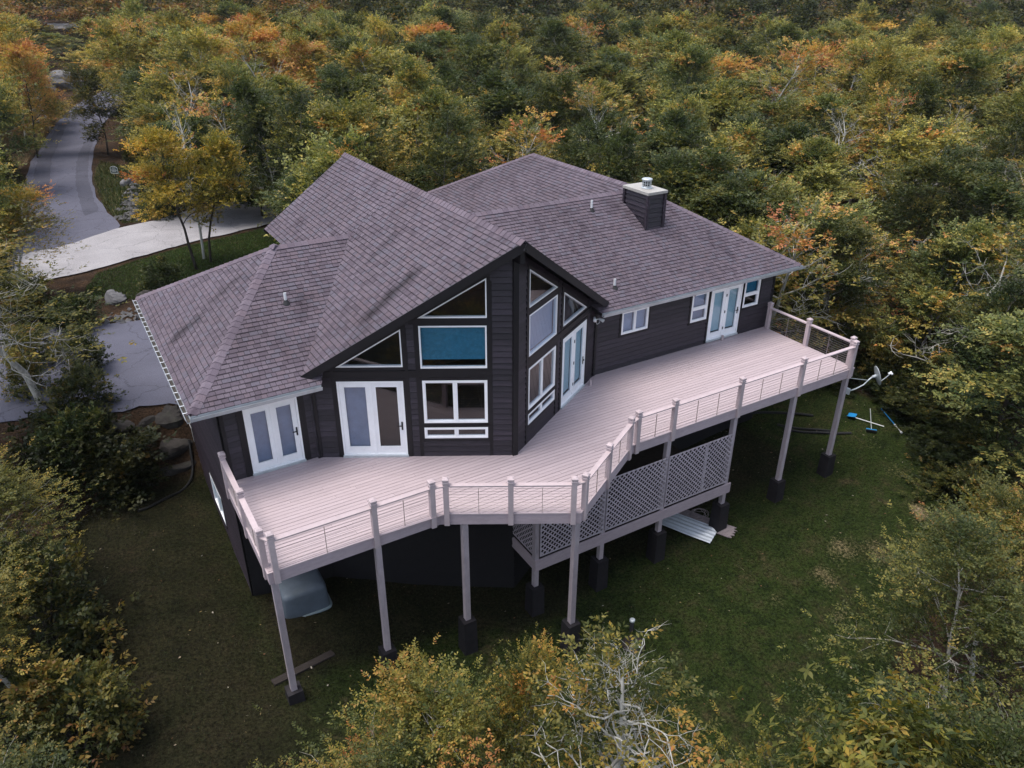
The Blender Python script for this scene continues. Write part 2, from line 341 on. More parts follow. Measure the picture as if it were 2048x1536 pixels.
def inset(Q, w):
    L = []
    for p, q in edges(Q):
        ex, ey = q[0]-p[0], q[1]-p[1]; l = math.hypot(ex, ey); nx, ny = -ey/l, ex/l
        L.append((nx, ny, -(nx*p[0]+ny*p[1])-w))
    out = []
    for i in range(len(L)):
        a, b = L[i-1], L[i]; det = a[0]*b[1]-b[0]*a[1]; out.append(((-a[2]*b[1]+b[2]*a[1])/det, (-a[0]*b[2]+b[0]*a[2])/det))
    return out
def rect(a, b, c, e): return [(a, c), (b, c), (b, e), (a, e)]

# ------------------------------------------------------------------ ground
def grow(c0, c1, step, far, f=1.22):
    a = list(np.arange(c0, c1+1e-6, step)); s = step; x = c1
    while x < far: s *= f; x += s; a.append(x)
    s = step; x = c0; pre = []
    while x > -far: s *= f; x -= s; pre.append(x)
    return np.array(pre[::-1]+a)
gx = grow(-22, 34, 0.5, 1800); gy = grow(-16, 60, 0.5, 1800)
X, Y = np.meshgrid(gx, gy); Z = hgt(X, Y)
nx, ny = len(gx), len(gy)
LAWN = [(-16, -14), (-17, -3), (-16, 4), (-11, 8.6), (-6, 9.5), (13.6, 8), (15.4, 5), (18.0, 2.6), (18.9, 0), (17.2, -3), (15.2, -5.4), (12.6, -6.8), (9, -7.4), (6.6, -9), (0, -12)]
BACKLAWN = [(-9.6, 24.2), (-8.6, 27.6), (-4.3, 29.9), (1.2, 31.4), (4, 30), (2, 18), (-3, 14), (-4, 20)]
VERGE = [(-6.2, 36.3), (-6.9, 41), (-6.6, 50), (-5.6, 56), (-3.6, 52), (-3.4, 42), (-1, 39.5), (-1, 38.7)]
TAN = [(-12.4, 52), (-10.6, 58.6), (-8.0, 74), (-4.6, 88), (-7, 92), (-11, 78), (-13.5, 62)]
def softmask(P, blur):
    m = np.zeros_like(X)
    for dx, dy in ((0, 0), (blur, 0), (-blur, 0), (0, blur), (0, -blur), (blur*.7, blur*.7), (-blur*.7, blur*.7), (blur*.7, -blur*.7), (-blur*.7, -blur*.7)):
        m += inpoly(X+dx, Y+dy, P)
    return m/9
lawn = np.maximum.reduce([softmask(LAWN, 0.8), softmask(BACKLAWN, 0.4), softmask(VERGE, 0.5)])
tan_ = softmask(TAN, 0.6)
def blob(x, y, r_, s=1.0): return s*np.exp(-((X-x)**2+(Y-y)**2)/(r_*r_))
for bx, by, br, bs in ((14.0, -4.4, .42, .75), (10.4, -4.2, .9, .47), (9.0, -4.7, .7, .5), (14.3, -5.2, 1.1, .44), (8.2, -6.0, .8, .42), (15.2, -2.8, .9, .40), (4.3, -2.9, .6, .36), (-1.6, -2.4, .8, .34), (11.4, -5.0, 1.2, .44), (6.9, -4.6, .7, .40), (15.8, -1.2, .8, .36), (-9.2, 3.0, 1.6, .18), (-8.8, -2, 1.2, .15), (12.6, -3.2, .5, .4)): tan_ = np.maximum(tan_, blob(bx, by, br, bs))
worn = np.clip(sm(-5.5, -8.5, X)*.75+.7*inpoly(X, Y, [(-7, -.6), (-3, -.6), (0, -2), (3, -.6), (13, -.3), (13, 4), (-7, 4)]), 0, .85)   # darker, browner ground left of the house and under the deck
idx = np.arange(nx*ny).reshape(ny, nx)
quads = np.stack([idx[:-1, :-1], idx[:-1, 1:], idx[1:, 1:], idx[1:, :-1]], -1).reshape(-1, 4)
def np_mesh(name, verts, faces, k, mat, col=None, colname='leafcol', smooth=False):
    me = bpy.data.meshes.new(name); nv, nf = len(verts), len(faces)
    me.vertices.add(nv); me.vertices.foreach_set('co', np.asarray(verts, np.float32).ravel())
    me.loops.add(nf*k); me.loops.foreach_set('vertex_index', np.asarray(faces, np.int32).ravel())
    me.polygons.add(nf); me.polygons.foreach_set('loop_start', np.arange(0, nf*k, k, dtype=np.int32))
    me.update(calc_edges=True)
    if smooth: me.polygons.foreach_set('use_smooth', np.ones(nf, bool))
    if col is not None:
        a = me.color_attributes.new(colname, 'FLOAT_COLOR', 'POINT'); c4 = np.ones((nv, 4), np.float32); c4[:, :3] = col; a.data.foreach_set('color', c4.ravel())
    me.materials.append(MAT[mat]); return me
gm = np_mesh('ground', np.stack([X, Y, Z], -1).reshape(-1, 3), quads, 4, 'ground', np.stack([lawn, tan_, worn], -1).reshape(-1, 3), 'mask', True)
ground = link('ground', gm); tag(ground, 'dark mown lawn running into brown forest floor', 'ground', None, 'structure')

def ribbon(name, L, R_, mat, label, lift=0.035, nseg=14, ns=6, jit=0.0):
    """road between two edge polylines (same count)"""
    def samp(P, n):
        P = np.array(P, float); d_ = np.r_[0, np.cumsum(np.hypot(*np.diff(P, axis=0).T))]; t = np.linspace(0, d_[-1], n)
        q = np.stack([np.interp(t, d_, P[:, 0]), np.interp(t, d_, P[:, 1])], 1)
        for _ in range(3): q[1:-1] = (q[:-2]+2*q[1:-1]+q[2:])/4
        return q
    a = samp(L, nseg); b = samp(R_, nseg); rs = np.random.RandomState(3)
    a += rs.randn(*a.shape)*jit; b += rs.randn(*b.shape)*jit
    t = np.linspace(0, 1, ns)[None, :, None]; g = a[:, None]*(1-t)+b[:, None]*t; v = np.concatenate([g, (hgt(g[..., 0], g[..., 1])+lift)[..., None]], -1)
    ii = np.arange(nseg*ns).reshape(nseg, ns); q = np.stack([ii[:-1, :-1], ii[:-1, 1:], ii[1:, 1:], ii[1:, :-1]], -1).reshape(-1, 4)
    o = link(name, np_mesh(name, v.reshape(-1, 3), q, 4, mat)); tag(o, label, 'road', None, 'structure'); return o
ribbon('road', [(-13.5, 27), (-12.2, 33), (-11.75, 39.2), (-11.35, 47.8), (-10.3, 58.6), (-7.7, 74.4), (-4.3, 88.4), (0, 99), (6, 112), (14, 124)],
       [(-8.6, 30.5), (-6.2, 36), (-7.0, 40.4), (-6.86, 49.6), (-5.9, 58.2), (-3.7, 72.4), (-.6, 84.5), (3.6, 95), (9.5, 107), (17, 119)], 'asphalt', 'grey asphalt lane curving uphill through the trees', 0.05, 80, 8, 0.05)
ribbon('road_patch', [(-11.3, 41), (-10.9, 47.8), (-9.9, 58.6), (-7.4, 74.0)], [(-10.0, 41.5), (-9.7, 48), (-8.9, 58.4), (-6.7, 73.6)], 'asphalt_dark', 'dark worn strip along the asphalt lane', 0.065, 40, 4, 0.04)
ribbon('road_patch', [(-8.2, 39.5), (-8.0, 48), (-7.0, 58.6), (-5.6, 66)], [(-7.25, 40.2), (-7.1, 49), (-6.15, 58.4), (-5.0, 65.6)], 'asphalt_dark', 'dark strip beside the grass verge of the lane', 0.065, 40, 4, 0.04)
ribbon('driveway', [(-13, 27.2), (-10.8, 27.6), (-8.4, 28.1), (-4.3, 30.2), (1.2, 31.8), (7, 33), (12, 34)], [(-13, 32.5), (-10.5, 33.2), (-5.7, 35.8), (0, 38.5), (2.8, 38.9), (8, 39.5), (12, 40)], 'asphalt_old', 'pale worn driveway strip behind the house', 0.075, 60, 10, 0.04)
ribbon('parking_apron', [(-7.3, 10.9), (-9.6, 11.3), (-11.5, 12.2), (-17, 13.0)], [(-6.6, 19.6), (-9.6, 20.0), (-12.0, 21.5), (-17, 22.5)], 'asphalt', 'grey asphalt parking apron beside the left wing', 0.05, 40, 16, 0.06)
far = ribbon('far_road', [(-14, 158), (4, 152), (26, 149)], [(-14, 163), (4, 157.5), (26, 155)], 'asphalt_old', 'pale strip of road far off through the trees', 0.08, 30, 4)

# ------------------------------------------------------------------ house
house = thing('house', (0, 3, -1.3), 'dark brown timber house with mauve shingle roofs and a glazed prow gable', 'house')
PM = 0.71; ZR = 6.42
CAMV = Vector(CAM_POS)
TONES = [tuple(c*k for c, k in zip(t, (.70, .68, .72))) for t in ((.160, .137, .157), (.142, .120, .140), (.178, .153, .174), (.126, .106, .124), (.168, .138, .155), (.154, .143, .167), (.163, .140, .162))]
SH_REST = MB(); SH_REST.c = []
SH_IND = []      # candidates: (distance, matrix, width, tone)
WID = (0.12, 0.15, 0.18, 0.23)
EXPO = 0.150
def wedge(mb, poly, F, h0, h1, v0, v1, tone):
    # the exposed tab, then a darker top strip painting in the shadow line under the next course
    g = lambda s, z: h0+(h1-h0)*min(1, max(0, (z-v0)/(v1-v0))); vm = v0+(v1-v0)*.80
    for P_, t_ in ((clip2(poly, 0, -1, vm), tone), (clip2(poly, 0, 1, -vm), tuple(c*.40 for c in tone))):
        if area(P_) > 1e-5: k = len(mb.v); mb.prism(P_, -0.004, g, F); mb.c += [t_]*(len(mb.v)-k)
def roof_plane(name, pts, e, vis=True, thick=0.14):
    """pts: convex 3D polygon; e: horizontal eave direction"""
    P = [Vector(p) for p in pts]; e = Vector(e).normalized()
    n = None
    for i in range(len(P)):
        c = (P[(i+1) % len(P)]-P[i]).cross(P[(i+2) % len(P)]-P[i])
        if c.length > 1e-3: n = c.normalized(); break
    if n.z < 0: n = -n
    s = n.cross(e)
    if s.z < 0: e = -e; s = n.cross(e)
    O = min(P, key=lambda p: p.z).copy()
    Q = [((p-O).dot(e), (p-O).dot(s)) for p in P]
    if sum(a[0]*b[1]-b[0]*a[1] for a, b in edges(Q)) < 0: Q.reverse()
    F = lambda a, b, h: O+e*a+s*b+n*h
    mb = MB().prism(Q, -thick, 0.0, F); slab = mb.build(name, 'soffit', house)
    umin = min(q[0] for q in Q); umax = max(q[0] for q in Q); vmax = max(q[1] for q in Q)
    row = 0; v0 = -0.02
    while v0 < vmax:
        v1 = v0+EXPO; u_ = umin-0.4*RNG.random()
        while u_ < umax:
            w = RNG.choice(WID); t = RNG.choice(TONES); R_ = rect(u_+0.005, u_+w-0.005, v0, v1); C_ = inside(R_, Q)
            if row == 0: C_ = inside(R_, [(q[0], q[1] if q[1] > 0.05 else -0.05) for q in Q])
            a = area(C_)
            if a > 0.0008:
                lam = RNG.random() < 0.45
                h0, h1 = (0.026, 0.012) if lam else (0.019, 0.006)
                if vis and a > 0.97*area(R_) and n.dot(CAMV-F(u_, v0, 0)) > 0:
                    M_ = Matrix(((e.x, s.x, n.x, 0), (e.y, s.y, n.y, 0), (e.z, s.z, n.z, 0), (0, 0, 0, 1))); M_.translation = F(u_+0.005, v0, 0)
                    ctr = F(u_, v0, 0); dd = (CAMV-ctr); app = n.dot(dd.normalized())/dd.length_squared*w
                    SH_IND.append((-app, len(SH_IND), M_, w, t, lam, C_, F, h0, h1, v0, v1, slab))
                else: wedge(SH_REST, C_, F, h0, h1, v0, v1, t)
            u_ += w
        v0 = v1; row += 1
    return slab
zl = lambda x: ZR-PM*abs(x)
LZ, LP = 2.59, 0.527      # left wing eave height, front pitch
RZ, RP = 2.57, 0.530
roof_main = roof_plane('roof', [(0, -.45, ZR), (0, 6.76, ZR), (-1.97, 6.76, zl(1.97)), (-5.11, 2.46, zl(5.11))], (0, 1, 0))
roof_plane('roof', [(0, 6.761, ZR), (0, 12.17, ZR), (-3.3, 12.17, zl(3.3)), (-3.3, 8.54, zl(3.3)), (-1.97, 6.761, zl(1.97))], (0, 1, 0))
roof_plane('roof', [(0, -.45, ZR), (5.19, 2.66, zl(5.19)), (1.97, 6.97, zl(1.97)), (0, 6.97, ZR)], (0, 1, 0), False)
roof_plane('roof', [(0, 6.971, ZR), (1.97, 6.971, zl(1.97)), (3.3, 8.6, zl(3.3)), (3.3, 12.17, zl(3.3)), (0, 12.17, ZR)], (0, 1, 0), False)
LR = 5.03
roof_left = roof_plane('roof', [(-8.05, 2.13, LZ), (-4.74, 2.13, LZ), (-1.95, 6.76, LR), (-4.39, 6.76, LR)], (1, 0, 0))
roof_plane('roof', [(-8.05, 2.13, LZ), (-4.39, 6.76, LR), (-8.05, 11.39, LZ)], (0, 1, 0))
roof_plane('roof', [(-8.05, 11.39, LZ), (-4.39, 6.762, LR), (-1.95, 6.762, LR), (-3.3, 8.6, 4.06), (-3.3, 11.39, LZ)], (1, 0, 0), False)
RR = RZ+RP*4.62
roof_right = roof_plane('roof', [(4.72, 2.35, RZ), (14.13, 2.35, RZ), (9.82, 6.97, RR), (1.95, 6.97, RR)], (1, 0, 0))
roof_plane('roof', [(14.13, 2.35, RZ), (14.13, 19.2, RZ), (9.85, 14.7, RR), (9.82, 6.97, RR)], (0, 1, 0), False)
RP2 = 0.566
zrr = lambda x: RR-RP2*(9.85-x)
roof_plane('roof', [(9.85, 6.972, RR), (9.85, 14.7, RR), (4.6, 19.95, zrr(4.6)), (4.6, 12.55, zrr(4.6))], (0, 1, 0))
roof_plane('roof', [(9.84, 6.974, RR), (1.95, 6.974, RR), (3.3, 8.9, RR-RP*1.926), (4.6, 12.55, RR-RP*5.576)], (1, 0, 0), False)
roof_plane('roof', [(14.13, 19.2, RZ), (9.85, 14.7, RR), (4.6, 19.95, zrr(4.6))], (1, 0, 0), False)
SH_IND.sort(key=lambda t: t[:2])
sh_mesh = {}
for k, (_, _, M_, w, t, lam, C_, F, h0, h1, v0, v1, slab) in enumerate(SH_IND):
    if k < 290:
        key = (w, t, lam)
        if key not in sh_mesh:
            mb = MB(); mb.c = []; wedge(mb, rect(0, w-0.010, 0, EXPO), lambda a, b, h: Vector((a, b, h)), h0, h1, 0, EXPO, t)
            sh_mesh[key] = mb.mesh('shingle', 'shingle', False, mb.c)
        o = bpy.data.objects.new('shingle', sh_mesh[key]); COL.objects.link(o); o.parent = slab; o.matrix_basis = M_
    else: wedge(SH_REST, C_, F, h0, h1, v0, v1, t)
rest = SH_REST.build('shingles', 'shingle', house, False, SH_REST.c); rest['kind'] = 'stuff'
# NB: roof slabs carry the parent inverse of the house, so their children are placed in world coordinates

# ridge and hip caps, one piece each
def caps(a, b, nA, nB, roof, half=0.155, step=0.215):
    a = Vector(a); b = Vector(b); t = (b-a).normalized(); L = (b-a).length; me_ = []
    nA = Vector(nA).normalized(); nB = Vector(nB).normalized()
    dA = nA.cross(t); dB = nB.cross(t)
    if dA.z > 0: dA = -dA
    if dB.z > 0: dB = -dB
    up = (nA+nB).normalized()
    for j in range(4):
        mb = MB(); tn = TONES[(0, 1, 2, 4)[j]]; tn = tuple(c*1.2 for c in tn); vs = []
        for s_, lift in ((0.0, 0.050), (step+0.03, 0.030)):
            for q, dd, nn in ((half, dA, nA), (0, None, None), (half, dB, nB)):
                base = t*s_+(dd*q+nn*lift*0.55 if dd is not None else up*lift)
                vs += [base, base-up*0.022]
        mb.add(vs, [(0, 2, 8, 6), (2, 4, 10, 8), (0, 1, 3, 2), (2, 3, 5, 4), (0, 6, 7, 1), (4, 5, 11, 10), (6, 8, 9, 7), (8, 10, 11, 9)])
        me_.append(mb.mesh('ridge_cap', 'shingle', False, [tn]*len(mb.v)))
    k = 0.0
    while k < L-0.05:
        o = bpy.data.objects.new('ridge_cap', RNG.choice(me_)); COL.objects.link(o); o.parent = roof; o.matrix_basis = Matrix.Translation(a+t*k); k += step
nl = (-PM, 0, 1); nr = (PM, 0, 1); lf = (0, -LP, 1); lh = (-(LR-LZ)/3.66, 0, 1); lb = (0, LP, 1); rf = (0, -RP, 1); rh = (RP2, 0, 1); rb = (0, RP, 1)
caps((0, -.47, ZR+.012), (0, 12.17, ZR+.012), nl, nr, roof_main)
caps((-8.03, 2.16, LZ+.01), (-4.39, 6.76, LR+.01), lf, lh, roof_left)
caps((-8.03, 11.36, LZ+.01), (-4.39, 6.76, LR+.01), lb, lh, roof_left)
caps((-4.4, 6.76, LR+.012), (-1.95, 6.76, LR+.012), lf, lb, roof_left)
caps((1.95, 6.97, RR+.012), (9.6, 6.97, RR+.012), rf, rb, roof_right)
caps((14.1, 2.38, RZ+.01), (9.82, 6.97, RR+.01), rf, rh, roof_right)
caps((9.85, 6.97, RR+.012), (9.85, 14.7, RR+.012), (-RP2, 0, 1), rh, roof_right)
caps((4.6, 19.95, zrr(4.6)+.01), (9.85, 14.7, RR+.01), (-RP2, 0, 1), (0, .58, 1), roof_right)

# barge boards along the prow rakes, gutters, ridge beam
def part(name, mb, mat, parent=house, **k): return mb.build(name, mat, parent, **k)
for sx, xe, ye in ((-1, 5.11, 2.46), (1, 5.19, 2.66)):
    a = Vector((0, -.47, ZR-.10)); b = Vector((sx*xe, ye-.02, zl(xe)-.10))
    part('barge_board', MB().bar(a, b, 0.045, 0.22), 'trim_dark')
part('barge_board', MB().bar((0, 12.2, ZR-.14), (-3.3, 12.2, zl(3.3)-.14), 0.04, 0.24), 'trim_dark')
part('ridge_beam', MB().bar((0, -.36, 5.98), (0, .6, 5.98), 0.14, 0.30), 'trim_dark')
def gutter(a, b, out, hang=None, liner='gutter'):
    a = Vector(a); b = Vector(b); o_ = Vector(out); t = (b-a).normalized()
    def F(s, z, n): return a+t*n+o_*s+Vector((0, 0, z))
    L = (b-a).length; P = [(0, .06), (0, -.06), (.095, -.06), (.125, .05), (.115, .05), (.088, -.048), (.012, -.048), (.012, .06)]
    mb = MB(); k = len(P); mb.add([F(s, z, 0) for s, z in P]+[F(s, z, L) for s, z in P], [(i, (i+1) % k, k+(i+1) % k, k+i) for i in range(k)]+[(0, 1, 6, 7), (1, 2, 5, 6), (2, 3, 4, 5), (k, k+7, k+6, k+1), (k+1, k+6, k+5, k+2), (k+2, k+5, k+4, k+3)])
    g = part('gutter', mb, liner)
    fill = MB().add([F(.014, -.03, .01), F(.09, -.03, .01), F(.09, -.03, L-.01), F(.014, -.03, L-.01)], [(0, 1, 2, 3)]); fl = fill.build('gutter_debris', 'gutter_dark', g)
    if hang:
        x = 0.15
        while x < L:
            MB().bar(F(-.01, .045, x), F(.125, .05, x), .02, .012).build('gutter_hanger', 'white_paint', g); x += hang
    return g
gutter((-8.06, 2.11, LZ-.07), (-4.74, 2.11, LZ-.07), (0, -1, 0))
gutter((-8.07, 11.35, LZ-.07), (-8.07, 2.0, LZ-.07), (-1, 0, 0), 0.42)
gutter((4.72, 2.33, RZ-.07), (14.2, 2.33, RZ-.07), (0, -1, 0))
for (xa, ya) in ((-4.83, 2.70), (4.90, 2.86)):
    part('downspout', MB().bar((xa, ya, .02), (xa, ya, 2.40), .085, .07).bar((xa, ya, 2.38), (xa, ya-.5, 2.46), .08, .07), 'trim_dark')
# soffit boards of the wings
part('fascia', MB().bar((-8.0, 2.16, LZ-.10), (-4.8, 2.16, LZ-.10), .03, .18).bar((-8.02, 2.2, LZ-.10), (-8.02, 11.3, LZ-.10), .03, .18), 'trim_dark')
part('fascia', MB().bar((4.8, 2.38, RZ-.10), (14.1, 2.38, RZ-.10), .03, .18), 'trim_dark')

# ---------------- walls with real openings and lapped boards
def mkF(o, e, n): return lambda s, z, k: Vector((o[0]+e[0]*s+n[0]*k, o[1]+e[1]*s+n[1]*k, z))
def wall(o, e, n, poly, holes, z0, expo=0.175, boards=True, bmat='siding'):
    F = mkF(o, e, n); zs = [p[1] for p in poly]; ss = [p[0] for p in poly]; sh = MB(); pcs = []
    z = z0; zt = max(zs)
    while z < zt:
        zz = min(z+expo, zt); row = [inside(rect(min(ss), max(ss), z, zz), poly)]
        for Q in holes: row = [q for p in row if len(p) > 2 for q in minus(p, Q)]
        for p in row:
            if area(p) > 0.0015: sh.prism(p, -0.12, 0.0, F); pcs.append((p, z, zz))
        z = zz
    w = sh.build('wall', 'trim_dark', house)
    if boards:
        for p, a, b in pcs:
            p = clip2(p, 0, -1, b-.026)
            if area(p) < .0012: continue
            bd = MB().prism(p, 0.002, lambda s, q: 0.046-0.040*(q-a)/(b-a), F).build('siding_board', bmat, None); bd.parent = w; bd.matrix_parent_inverse = Matrix.Identity(4)
    return F, w
# roof slabs / walls are children of the house Empty with its inverse, so their own children live in world space
def kid(mb, name, mat, parent, smooth=False):
    o = mb.build(name, mat, None, smooth); o.parent = parent; o.matrix_parent_inverse = Matrix.Identity(4); return o
def casing(F, Q, parent, w=0.09):
    kid(MB().ring(inset(Q, -w), inset(Q, -0.001), -0.02, 0.048, F), 'casing', 'trim_dark', parent)
def blind(F, Q, parent, mat, n=-0.085, drop=1.0):
    z0 = min(p[1] for p in Q); z1 = max(p[1] for p in Q); P = inside(Q, rect(-50, 50, z1-(z1-z0)*drop, z1+.01))
    kid(MB().prism(P, n-.006, n, F), 'blind', mat, parent)
def window(F, Q, lights=None, fw=0.055, blinds=None, drop=1.0, case=True):
    """white frame, one pane per light, dark casing, blinds behind"""
    win = MB().ring(Q, inset(Q, fw), -0.06, 0.055, F).build('window', 'white_paint', house)
    Qi = inset(Q, fw); L = lights or [Qi]
    for i, l in enumerate(L):
        if lights: kid(MB().ring(inset(l, -0.012), inset(l, 0.028), -0.03, 0.04, F), 'sash', 'white_paint', win)
        kid(MB().prism(inset(l, 0.012), 0.004, 0.012, F), 'pane', 'glass', win)
        if blinds and blinds[i % len(blinds)]: blind(F, inset(l, 0.004), win, blinds[i % len(blinds)], drop=drop)
    if lights and len(L) > 1:
        mb = MB(); base = [Qi]
        for l in L: base = [q for p in base for q in minus(p, inset(l, -0.010))]
        for p in base:
            if area(p) > 1e-4: mb.prism(p, -0.05, 0.05, F)
        if mb.v: kid(mb, 'mullion', 'white_paint', win)
    if case: casing(F, Q, win)
    return win
def french_door(F, s0, s1, z0, z1, blinds, knob, hinges=False, stile=0.125, knob_gap=0.06):
    Q = rect(s0, s1, z0, z1); door = MB().ring(Q, inset(Q, 0.05), -0.07, 0.055, F).build('french_door', 'white_paint', house)
    c = (s0+s1)/2
    for i, (a, b) in enumerate(((s0+.052, c-.004), (c+.004, s1-.052))):
        lf_ = [(a, z0+.052), (b, z0+.052), (b, z1-.052), (a, z1-.052)]; gi = rect(a+stile, b-stile, z0+.052+.21, z1-.052-stile)
        kid(MB().ring(lf_, gi, -0.035, 0.02, F), 'door_leaf', 'white_paint', door)
        kid(MB().ring(inset(gi, -0.015), inset(gi, 0.012), 0.0, 0.028, F), 'glazing_bead', 'white_paint', door)
        kid(MB().prism(inset(gi, -.002), -0.010, -0.002, F), 'pane', 'glass', door)
        if blinds[i]: blind(F, inset(gi, -.01), door, blinds[i], -0.06, 0.97 if 'pale' in blinds[i] else 1.0)
    kid(MB().prism(rect(c-.028, c+.028, z0+.06, z1-.055), 0.018, 0.042, F), 'astragal', 'white_paint', door)
    ks = (s1-.05-knob_gap) if knob > 0 else (s0+.05+knob_gap)
    kz = z0+0.95
    kid(MB().prism(rect(ks-.022, ks+.022, kz-.13, kz+.13), 0.02, 0.034, F).bar(F(ks, kz+.02, .07), F(ks-knob*.13, kz+.02, .07), .02, .025).bar(F(ks, kz+.02, .03), F(ks, kz+.02, .08), .022, .022), 'door_handle', 'black', door)
    if hinges:
        for q in (.18, .5, .82):
            zz = z0+(z1-z0)*q; kid(MB().prism(rect(c-.02, c+.02, zz-.05, zz+.05), 0.043, 0.056, F), 'hinge', 'black', door)
    kid(MB().prism(rect(s0-.02, s1+.02, z0-.05, z0+.012), -0.07, 0.10, F), 'threshold', 'galvanised', door)
    casing(F, Q, door, 0.085)
    return door

BASE = -0.02
def prow(o, e, n, Lw, sx, blind_up, blind_dr):
    # s runs from the prow corner outward, mirrored for the left wall so that polygons stay counter-clockwise
    m = (lambda Q: Q) if sx > 0 else (lambda Q: [(-a, b) for a, b in reversed(Q)])
    k = abs(e[0]); top = lambda s: ZR-PM*k*s-0.30
    cov = m([(0, BASE), (Lw, BASE), (Lw, top(Lw)), (0, top(0))])
    big = m([(.74, 4.28), (2.56, 4.28), (.74, 5.38)]); small = m([(3.03, 2.86), (4.84, 2.86), (3.03, 3.97)])
    mid = m(rect(.75, 2.55, 2.81, 4.06)); dbl = m(rect(.75, 2.53, 1.10, 2.44)); low = m(rect(.75, 2.54, .60, .95)); dr = m(rect(3.05, 4.87, .05, 2.43))
    F, w = wall(o, e, n, cov, [big, small, mid, dbl, low, dr], BASE)
    window(F, big, fw=0.034); window(F, small, fw=0.034)
    window(F, mid, fw=0.042, blinds=[blind_up], drop=0.86 if sx < 0 else 1.0)
    c = 1.64
    window(F, dbl, [m(rect(.75+.055, c-.035, 1.155, 2.385)), m(rect(c+.035, 2.53-.055, 1.155, 2.385))])
    window(F, low, [m(rect(.75+.05, c-.03, .65, .90)), m(rect(c+.03, 2.54-.05, .65, .90))], fw=0.05)
    a, b = (3.05, 4.87) if sx > 0 else (-4.87, -3.05)
    french_door(F, a, b, .05, 2.43, blind_dr, 1, hinges=sx > 0)
    # band trim between the storeys and flat trims beside the openings
    for z, hh in ((2.64, .20), (4.17, .13)):
        smax = 5.3 if z < 3 else 2.8
        kid(MB().prism(m(rect(.62, min(smax, (ZR-.4-z)/(PM*k)), z-hh/2, z+hh/2)), 0.0, 0.052, F), 'band_trim', 'trim_dark', w)
    for s_ in (.655, 2.64, 2.935, 4.965):
        zt = min(top(s_)-.05, 5.3); kid(MB().prism(m(rect(s_-.045, s_+.045, BASE, zt)), 0.0, 0.050, F), 'trim_board', 'trim_dark', w)
    return F, w
LLl = math.hypot(4.905, 2.8); LLr = math.hypot(4.95, 2.967)
# left prow: s axis points from corner to the left, so use e = toward the right and negative s
el = (4.905/LLl, -2.8/LLl); nl2 = (-2.8/LLl, -4.905/LLl)
prow((0, 0), el, nl2, LLl, -1, 'blind_cyan', ('louver', None))
er = (4.95/LLr, 2.967/LLr); nr2 = (2.967/LLr, -4.95/LLr)
prow((0, 0), er, nr2, LLr, 1, 'blind_grey', ('blind_pale', 'blind_pale'))
part('corner_board', MB().bar((0, -.02, BASE), (0, -.02, ZR-.34), 0.16, 0.10, (0, 1, 0)), 'trim_dark')
# left wing front (y = 2.80), s = x
LW = [(-7.34, BASE), (-4.905, BASE), (-4.905, 2.52), (-7.34, 2.52)]
F, w = wall((0, 2.8), (1, 0), (0, -1), LW, [rect(-6.73, -5.28, .05, 2.07)], BASE)
french_door(F, -6.73, -5.28, .05, 2.07, ('louver', 'louver'), 1)
for s_ in (-7.29, -6.86, -5.15): kid(MB().prism(rect(s_-.05, s_+.05, BASE, 2.5), 0.0, 0.05, F), 'trim_board', 'trim_dark', w)
# right wing front (y = 2.967)
RW = [(4.95, BASE), (13.5, BASE), (13.5, 2.52), (4.95, 2.52)]
w1 = rect(6.05, 7.22, 1.27, 2.11); w2 = rect(9.25, 10.04, 1.02, 2.13); w3 = rect(11.88, 12.70, 1.07, 2.16); dd_ = rect(10.18, 11.77, .08, 2.14)
F, w = wall((0, 2.967), (1, 0), (0, -1), RW, [w1, w2, w3, dd_], BASE)
window(F, w1, [rect(6.10, 6.61, 1.32, 2.06), rect(6.66, 7.17, 1.32, 2.06)], 0.05, ['blind_grey'])
window(F, w2, [rect(9.31, 9.98, 1.08, 1.49), rect(9.31, 9.98, 1.57, 2.07)], 0.06, ['louver', 'blind_grey'])
window(F, w3, [rect(11.94, 12.64, 1.13, 1.53), rect(11.94, 12.64, 1.61, 2.10)], 0.06, [None, 'blind_teal'])
french_door(F, 10.18, 11.77, .08, 2.14, ('blind_pale', 'blind_pale'), 1, hinges=True)
kid(MB().prism(rect(13.41, 13.51, BASE, 2.5), 0.0, 0.05, F), 'trim_board', 'trim_dark', w)
# left side wall of the left wing (x = -7.34) seen along its length, down to the ground, with basement windows
LS = [(-10.7, -4.7), (-2.8, -4.7), (-2.8, 2.52), (-10.7, 2.52)]
bw = [rect(-7.2, -5.55, -3.35, -2.28), rect(-10.6, -9.9, -2.75, -1.95)]
F, w = wall((-7.34, 0), (0, -1), (-1, 0), LS, bw, -4.7)
window(F, bw[0], [rect(-7.14, -6.41, -3.29, -2.34), rect(-6.34, -5.61, -3.29, -2.34)], 0.06, ['blind_pale'])
window(F, bw[1], None, 0.06, ['blind_pale'])
kid(MB().prism(rect(-2.9, -2.8, -4.7, 2.5), 0.0, 0.05, F), 'trim_board', 'trim_dark', w)
# basement front walls behind the deck posts
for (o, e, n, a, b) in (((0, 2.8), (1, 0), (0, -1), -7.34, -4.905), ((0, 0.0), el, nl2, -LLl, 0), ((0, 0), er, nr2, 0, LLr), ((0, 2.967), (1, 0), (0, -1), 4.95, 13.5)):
    wall(o, e, n, rect(a, b, -5.6, -.30), [], -5.6, 0.26, True, 'trim_dark')
